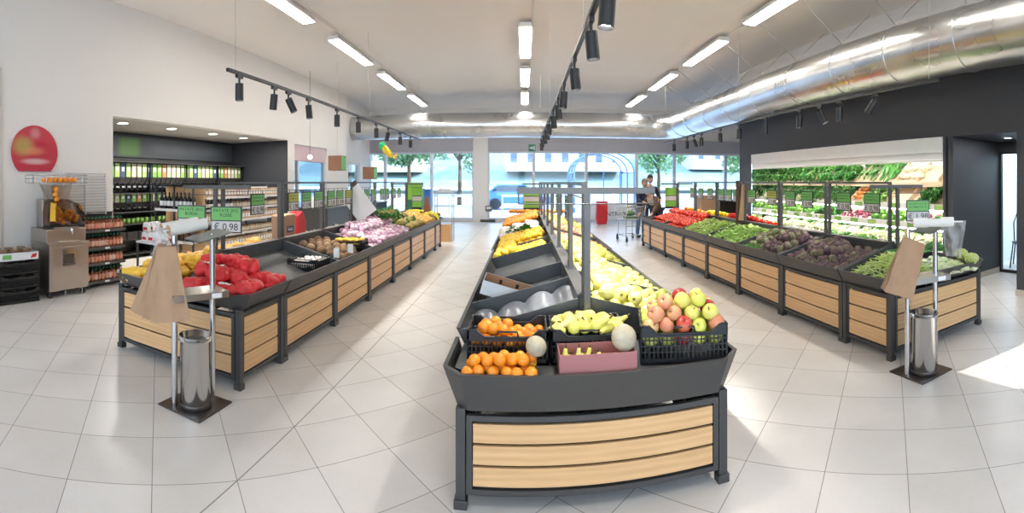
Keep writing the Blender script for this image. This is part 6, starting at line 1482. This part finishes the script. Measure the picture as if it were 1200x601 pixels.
for s in (-1, 1):
    for y in (-0.36, 0.36): MB().cyl((s*0.23-0.015, y, 0.06), (s*0.23+0.015, y, 0.06), 0.06, n=18).box(s*0.23-0.02, s*0.23+0.02, y-0.015, y+0.015, 0.07, 0.15).build('wheel', m_black, p)
tag(MB().box(-0.16, 0.16, -0.20, 0.15, 0.61, 0.66).ball((0.0, 0, 0.74), 0.1, 12, 8, 0, (1.6, 1.2, .7)).build('produce_bag', m_dleaf, None, (2.86, 12.35, 0)), 'dark green produce lying in the shopping cart', 'produce')

# ------------------------------------------------------------------ people
def skin_body(name, joints, edges, radii, mat, parent=None, sub=2):
    me = bpy.data.meshes.new(name); me.from_pydata(joints, edges, []); o = bpy.data.objects.new(name, me); COL.objects.link(o)
    me.materials.append(mat)
    sm_ = o.modifiers.new('skin', 'SKIN'); sm_.use_smooth_shade = True
    for i, r in enumerate(radii):
        v = me.skin_vertices[0].data[i]; v.radius = (r, r) if not isinstance(r, tuple) else r; v.use_root = (i == 0)
    o.modifiers.new('sub', 'SUBSURF').levels = sub; o.modifiers['sub'].render_levels = sub
    if parent is not None: o.parent = parent
    return o
m_skin = plain('skin', (0.52, 0.29, 0.20, 1), 0.5)
def person(label, loc, rz, H_, lean, jacket, trousers, hair, armL, armR, scarf=None):
    """standing figure, facing local -Y; lean = forward bend of the trunk in radians"""
    p = root('person', label, 'person', loc, rz); k = H_/1.75
    hip = Vector((0, 0, 0.93))*k
    def T_(x, y, z):   # trunk point above the hip, bent forward
        return hip + Vector((x, -math.sin(lean)*z - math.cos(lean)*y*-1, math.cos(lean)*z + math.sin(lean)*y*-1*0))*k
    J = [hip, T_(0, 0, .16), T_(0, 0, .34), T_(0, 0, .47), T_(0, 0, .54), T_(0, -0.02, .60)]
    R = [(.135, .10), (.125, .095), (.15, .10), (.11, .08), .05, .045]
    E = [(0, 1), (1, 2), (2, 3), (3, 4), (4, 5)]
    def add(pt, par, r): J.append(pt); R.append(r); E.append((par, len(J)-1)); return len(J)-1
    arms = []
    for s, ap in ((-1, armL), (1, armR)):
        a0 = add(T_(s*.17, 0, .44), 3, .055*k); el = T_(s*.21, 0, .44) + Vector(ap[0])*k; hd_ = el + Vector(ap[1])*k
        a1 = add(el, a0, .040*k); a2 = add(hd_, a1, .027*k); pl = add(hd_ + Vector(ap[1]).normalized()*0.06*k, a2, (.034*k, .018*k))
        dv = Vector(ap[1]).normalized(); sd_ = dv.cross(Vector((0, 0, 1))).normalized()
        for f in range(4):
            b0 = add(J[pl] + sd_*(f-1.5)*0.018*k + dv*0.02*k, pl, .009*k); b1 = add(J[b0] + dv*(0.035+0.008*(1.5-abs(f-1.5)))*k + Vector((0, 0, -.012*k)), b0, .008*k); add(J[b1] + dv*0.012*k + Vector((0, 0, -.028*k)), b1, .007*k)
        th = add(J[a2] + sd_*-s*0.035*k + dv*0.03*k, a2, .010*k); add(J[th] + dv*0.03*k + Vector((0, 0, -.02*k)), th, .008*k)
        arms.append((a0, a1, a2))
    legs = []
    for s in (-1, 1):
        h = add(hip + Vector((s*.09, 0, -.06))*k, 0, .085*k); kn = add(Vector((s*.10, -.03, .50))*k, h, .058*k); an = add(Vector((s*.11, .02, .09))*k, kn, .038*k)
        add(Vector((s*.12, -.06, .035))*k, an, .036*k); add(Vector((s*.125, -.15, .03))*k, len(J)-1, .030*k)
        legs.append((h, kn, an))
    body = skin_body('body', [tuple(q) for q in J], E, R, m_skin, p)
    # head with a face
    hc = T_(0, 0, .60) + Vector((0, -.035 - 0.05*math.sin(lean), .115 - 0.03*math.sin(lean)))*k
    Mh = Matrix.Translation(hc) @ Matrix.Rotation(lean*0.6, 4, 'X')
    hr = 0.105*k
    def face(d):
        q = 1.0
        if d.y < 0: q += 0.05*math.exp(-((d.x/0.18)**2+((d.z+0.12)/0.22)**2)) * (1 if d.z > -0.4 else 0.3) - 0.04*math.exp(-(((abs(d.x)-.36)/.16)**2+((d.z-.10)/.14)**2))
        return q
    hd_ = MB().ball((0, 0, 0), hr, 22, 16, 0, (0.76, 0.92, 1.12), face, Mh)
    hd_.add([Mh @ Vector(v)*1 for v in [(-.014*k, -.095*k, -.025*k), (.014*k, -.095*k, -.025*k), (0, -.118*k, -.022*k), (0, -.096*k, .02*k), (0, -.094*k, -.034*k)]], [(0, 2, 3), (2, 1, 3), (0, 4, 2), (4, 1, 2)])
    for s in (-1, 1): hd_.ball((s*.080*k, .005*k, 0), .026*k, 8, 6, 0, (0.35, .8, 1.1), None, Mh)
    hd_.build('head', m_skin, body)
    for s in (-1, 1): MB().ball((s*.030*k, -.090*k, .012*k), .009*k, 8, 6, 0, (1.2, .6, .8), None, Mh).build('eye', m_black, body)
    MB().ball((0, -.090*k, -.055*k), .018*k, 8, 6, 0, (1.2, .4, .35), None, Mh).build('mouth', plain('lips', (0.35, 0.10, 0.09, 1), 0.5), body)
    hm_ = MB().ball((0, .012*k, .018*k), hr*1.06, 22, 14, 0, (0.80, 0.95, 1.10), lambda d: (1.02+0.02*noise.noise(d*9)) if (d.z > 0.12 or d.y > 0.05 - 0.3*min(0, d.z+0.5)) else 0.80, Mh).build('hair', plain('hair_' + label[:6].strip().replace(' ', '_'), hair, 0.8), p)
    # clothes: jacket and trousers follow the limbs
    mj = plain('jacket_' + str(round(jacket[0]*1000)), jacket, 0.85, nscale=10, var=0.2, bump=0.3); mt = plain('trousers_' + str(round(trousers[0]*1000)), trousers, 0.9, nscale=20, var=0.15)
    JJ = [hip + Vector((0, 0, -.10))*k, T_(0, 0, .16), T_(0, 0, .34), T_(0, 0, .47), T_(0, 0, .52)]; RR = [(.175, .135), (.165, .13), (.18, .13), (.13, .10), .065]; EE = [(0, 1), (1, 2), (2, 3), (3, 4)]
    for a0, a1, a2 in arms:
        n0 = len(JJ); JJ += [J[a0], J[a1], J[a2]]; RR += [.072*k, .058*k, .042*k]; EE += [(3, n0), (n0, n0+1), (n0+1, n0+2)]
    skin_body('jacket', [tuple(q) for q in JJ], EE, RR, mj, p)
    JJ = [hip + Vector((0, 0, .02))*k]; RR = [(.155, .12)]; EE = []
    for h, kn, an in legs:
        n0 = len(JJ); JJ += [J[h], J[kn], J[an]]; RR += [.10*k, .073*k, .058*k]; EE += [(0, n0), (n0, n0+1), (n0+1, n0+2)]
    skin_body('trousers', [tuple(q) for q in JJ], EE, RR, mt, p)
    for s in (-1, 1): MB().ball((s*.12*k, -.06*k, .045*k), .06*k, 12, 8, 0, (.75, 2.0, .7)).build('shoe', m_black, p)
    if scarf:
        JJ = [T_(0, 0, .22), T_(0, 0, .36), T_(0, 0, .46), T_(0, 0, .53)]
        skin_body('scarf', [tuple(q) for q in JJ], [(0, 1), (1, 2), (2, 3)], [(.185, .150), (.195, .155), (.16, .13), (.09, .09)], plain('beige_scarf', scarf, 0.9, nscale=12, var=0.3, bump=0.3), p)
    return p
person('person in a navy jacket with grey hair leaning beside the shopping cart', (3.32, 12.95, 0), 0.35, 1.70, 0.28, (0.012, 0.02, 0.05, 1), (0.08, 0.14, 0.26, 1), (0.22, 0.18, 0.15, 1), ((-.04, -.12, -.24), (.02, -.24, -.04)), ((.02, -.14, -.24), (-.04, -.22, -.06)))
person('person in a black jacket standing behind the other two shoppers', (3.68, 13.35, 0), 0.0, 1.80, 0.15, (0.012, 0.012, 0.018, 1), (0.02, 0.025, 0.05, 1), (0.02, 0.015, 0.012, 1), ((-.05, -.10, -.26), (.02, -.22, -.06)), ((.05, -.10, -.26), (-.02, -.22, -.06)))
person('person in a brown coat and beige scarf bending over the island end', (3.72, 12.55, 0), -0.9, 1.64, 0.85, (0.10, 0.055, 0.035, 1), (0.03, 0.03, 0.04, 1), (0.02, 0.012, 0.01, 1), ((-.02, -.10, -.26), (.02, -.18, -.16)), ((.02, -.10, -.26), (-.02, -.18, -.16)), (0.46, 0.40, 0.32, 1))
# displays and bins near the back windows on the left
def simple_stand(name, label, cat, loc, w_, d_, h_, mat, legs_=True, top_mat=None):
    p = root(name, label, cat, loc)
    MB().box(-w_/2, w_/2, -d_/2, d_/2, h_*0.25 if legs_ else 0, h_).build('body', mat, p, bevel=0.01)
    MB().box(-w_/2-0.02, w_/2+0.02, -d_/2-0.02, d_/2+0.02, h_, h_+0.03).build('top_panel', top_mat or mat, p)
    if legs_:
        for sx_ in (-1, 1):
            for sy_ in (-1, 1): MB().box(sx_*(w_/2-0.02)-0.015, sx_*(w_/2-0.02)+0.015, sy_*(d_/2-0.02)-0.015, sy_*(d_/2-0.02)+0.015, 0, h_*0.25).build('leg', m_steel, p)
    return p
simple_stand('green_container', 'dark green container near the back window on the left', 'container', (-3.55, 15.0, 0), 0.5, 0.4, 1.35, plain('bottle_green', (0.02, 0.16, 0.09, 1), 0.5))
simple_stand('blue_container', 'blue water container near the back window', 'container', (-3.55, 16.6, 0), 0.35, 0.35, 1.30, m_blue)
simple_stand('lime_display', 'lime green display box by the back window', 'display', (-3.35, 14.0, 1.05), 0.45, 0.3, 0.5, plain('lime_plastic', (0.20, 0.45, 0.03, 1), 0.5), False)
tag(MB().box(-0.03, 0.03, -0.03, 0.03, 0, 1.05).box(-0.2, 0.2, -0.15, 0.15, 0, 0.03).build('display_post', m_steel, None, (-3.35, 14.0, 0)), 'dark post carrying the lime green display box', 'post')
simple_stand('dark_counter', 'dark low counter behind the left island near the side windows', 'counter', (-4.9, 10.6, 0), 0.9, 1.4, 0.95, m_steel, False)
simple_stand('dark_counter', 'dark low counter farther back behind the left island', 'counter', (-4.7, 13.4, 0), 0.9, 1.2, 0.95, m_black, False)
for i, (x, y) in enumerate(((-4.9, 10.1), (-4.9, 10.5), (-4.8, 10.9), (-4.7, 13.0), (-4.7, 13.4))):
    p = root('potted_product', 'x', 'product pack', (x, y, 0.98)); tag(p, 'tall product pack, %s from the near side on the dark counters behind the left island' % NTH[i], None, 'packs on the dark counters')
    MB().box(-0.10, 0.10, -0.08, 0.08, 0, 0.26).build('pack_body', [m_paper, m_red, m_green, m_wcard, m_blue][i], p, bevel=0.01); MB().box(0.1, 0.102, -0.05, 0.05, 0.06, 0.18).build('label', m_paper, p)
simple_stand('dark_counter', 'dark display table near the back windows behind the right island', 'counter', (7.0, 14.5, 0), 1.6, 0.7, 0.95, m_plate, False)
simple_stand('brown_display', 'brown display box behind the right island far end', 'display', (5.55, 13.3, 0), 0.6, 0.5, 1.15, m_card, False)

# ------------------------------------------------------------------ outside, behind the windows
b = MB().box(-60, 60, BY+0.15, 90, -0.15, -0.02); struct(b, 'ground_outside', plain('pale_paving', (0.50, 0.52, 0.55, 1), 0.9, nscale=0.6, var=0.1))
b = MB().box(-40, WL-0.2, -6, BY+0.15, -0.15, -0.02); struct(b, 'ground_side', plain('pale_paving_side', (0.50, 0.52, 0.52, 1), 0.9, nscale=0.6, var=0.1))
nx, ny = 60, 16; vs = []; fs = []
for j in range(ny+1):
    for i in range(nx+1):
        x = -90+180*i/nx; y = 60+50*j/ny
        z = 1.0 + (j/ny)**0.9*17*(0.75+0.35*noise.noise(Vector((x*0.03, 3.1, 0)))+0.15*noise.noise(Vector((x*.1, y*.1, 1))))
        vs.append((x, y, z-0.1))
for j in range(ny):
    for i in range(nx): q = j*(nx+1)+i; fs.append((q, q+1, q+nx+2, q+nx+1))
b = MB().add(vs, fs, 0, True); struct(b, 'hill', plain('hill_scrub', (0.25, 0.33, 0.31, 1), 1.0, nscale=0.25, var=0.6))
def house(name, loc, w_, d_, h_, mat, label, rows_, cols_):
    p = root(name, label, 'building', loc)
    MB().box(-w_/2, w_/2, 0, d_, 0, h_).build('wall', mat, p)
    MB().prism([(-w_/2-0.4, h_), (w_/2+0.4, h_), (w_/2-1.0, h_+1.3), (-w_/2+1.0, h_+1.3)], -0.4, d_+0.4, 'y').build('roof', plain('terracotta_roof', (0.34, 0.20, 0.17, 1), 0.9), p)
    for r_ in range(rows_):
        for c_ in range(cols_):
            x = -w_/2 + w_*(c_+0.5)/cols_; z = h_*(r_+0.45)/rows_
            f_ = MB().box(x-0.55, x+0.55, -0.06, 0, z-0.1, z+1.3).build('window', m_rail, p); MB().box(x-0.45, x+0.45, -0.08, -0.06, z, z+1.2).build('pane', plain('dark_pane', (0.10, 0.13, 0.18, 1), 0.2), f_)
house('apartment_house', (5.5, 62, 3.0), 16, 8, 8, plain('house_plaster', (0.62, 0.60, 0.60, 1), 0.9), 'pale apartment house with rows of windows on the slope outside', 3, 7)
house('apartment_house', (32, 66, 3.5), 14, 8, 7, plain('house_plaster_pink', (0.60, 0.50, 0.48, 1), 0.9), 'pinkish house far to the right outside', 2, 5)
house('apartment_house', (-22, 64, 3.0), 14, 8, 7, plain('house_plaster_cream', (0.60, 0.57, 0.48, 1), 0.9), 'cream house behind the trees on the left outside', 2, 5)
def tree(loc, h, r, seed, label, mat):
    rr = random.Random(seed); p = root('leafy_tree', label, 'tree', loc)
    mb = MB().tube([(0, 0, -0.1), (0.05, 0, h*0.35), (0.0, 0.05, h*0.6)], 0.14, 8, taper=[1.2, .8, .5])
    for k in range(6): a = k*1.1; mb.tube([(0, 0, h*0.45), (math.cos(a)*r*0.5, math.sin(a)*r*0.5, h*0.72)], 0.05, 6, taper=[1, .4])
    mb.build('trunk', m_stem, p)
    cl = [Vector((rr.gauss(0, r*.42), rr.gauss(0, r*.42), h*0.68+rr.gauss(0, h*.13))) for _ in range(16)]; mb = MB()
    for i in range(1900):
        c = rr.choice(cl); d = Vector((rr.gauss(0, 1), rr.gauss(0, 1), rr.gauss(0, 1))).normalized(); q = c + d*r*0.36*rr.uniform(.6, 1); t = Vector((rr.gauss(0, 1), rr.gauss(0, 1), rr.gauss(0, 1))).normalized()*0.16; u = t.cross(d).normalized()*0.09
        mb.add([q-t, q+u, q+t, q-u], [(0, 1, 2, 3)])
    mb.build('crown', mat, p)
m_tl = fruit('tree_leaves', [(0.0, (0.07, 0.16, 0.05, 1)), (0.5, (0.14, 0.26, 0.09, 1)), (0.95, (0.24, 0.36, 0.15, 1))], 0.7, 2)
trees = [(-9.8, 27, 6.0, 2.2), (-6.6, 26, 5.4, 2.0), (-4.2, 30, 6.5, 2.4), (-13.5, 31, 7, 2.6), (-18, 22, 6, 2.4), (-14, 16, 5, 2.0), (-13, 12, 5, 2.0), (9.5, 32, 5.5, 2.0), (15.5, 30, 6, 2.2)]
for i, (x, y, h, r) in enumerate(trees): tree((x, y, 0), h, r, 60+i, 'leafy green tree outside, %s of the trees seen from %s' % (NTH[i], 'the back windows' if i < 4 or i > 6 else 'the side windows'), m_tl)
# trolley shelter with an arched roof
p = root('cart_shelter', 'arched glass trolley shelter standing outside the back windows', 'shelter', (4.2, 24.0, 0))
m_sh = plain('shelter_blue_metal', (0.12, 0.22, 0.42, 1), 0.4)
for y in (0, 1.6, 3.2):
    pts = [(-1.6, y, 0)] + [(-1.6*math.cos(PI*k/14), y, 2.1+1.1*math.sin(PI*k/14)) for k in range(15)] + [(1.6, y, 0)]
    MB().tube(pts, 0.05, 8).build('arch_frame', m_sh, p)
for k in range(0, 15, 2): MB().cyl((-1.6*math.cos(PI*k/14), 0, 2.1+1.1*math.sin(PI*k/14)), (-1.6*math.cos(PI*k/14), 3.2, 2.1+1.1*math.sin(PI*k/14)), 0.03, n=6).build('purlin', m_sh, p)
mb = MB(); vs = [(-1.58*math.cos(PI*k/14), y, 2.1+1.08*math.sin(PI*k/14)) for y in (0, 3.2) for k in range(15)]
mb.add(vs, [(k, k+1, k+16, k+15) for k in range(14)], 0, True).build('roof_sheet', glass_mat('shelter_sheet', (0.55, 0.72, 0.90, 1), 0.2), p)
for x in (-1.5, -0.5, 0.5, 1.5): MB().box(x-0.03, x+0.03, 3.17, 3.23, 0, 2.2).build('back_post', m_sh, p)
# guard rail
for i, (x0, x1) in enumerate(((-9.5, -1.9), (-1.0, 2.6))):
    p = root('guard_rail', 'white guard rail outside the %s back windows' % ('left', 'middle')[i], 'rail', (0, 21.5, 0))
    for z in (0.45, 0.95): MB().box(x0, x1, -0.03, 0.03, z-0.06, z+0.06).build('rail_beam', m_rail, p)
    x = x0
    while x <= x1: MB().box(x-0.04, x+0.04, 0.03, 0.11, 0, 1.0).build('post', m_rail, p); x += 1.5
# blue car
p = root('car', 'light blue parked car outside beyond the middle windows', 'car', (-0.4, 27.5, 0))
body = [(-2.0, 0.35), (2.0, 0.35), (2.05, 0.75), (1.7, 0.95), (1.0, 1.02), (0.5, 1.45), (-1.1, 1.48), (-1.7, 1.02), (-2.05, 0.9)]
MB().prism(body, -0.8, 0.8, 'y').build('body', plain('car_blue', (0.10, 0.26, 0.55, 1), 0.25), p, bevel=0.06)
MB().prism([(0.85, 1.04), (0.45, 1.38), (-1.05, 1.40), (-1.5, 1.04)], -0.81, 0.81, 'y').build('side_window', plain('car_glass', (0.04, 0.06, 0.09, 1), 0.1), p)
for x in (-1.25, 1.25):
    for y in (-0.76, 0.76): MB().cyl((x, y-0.1, 0.33), (x, y+0.1, 0.33), 0.33, n=20).build('wheel', m_black, p)
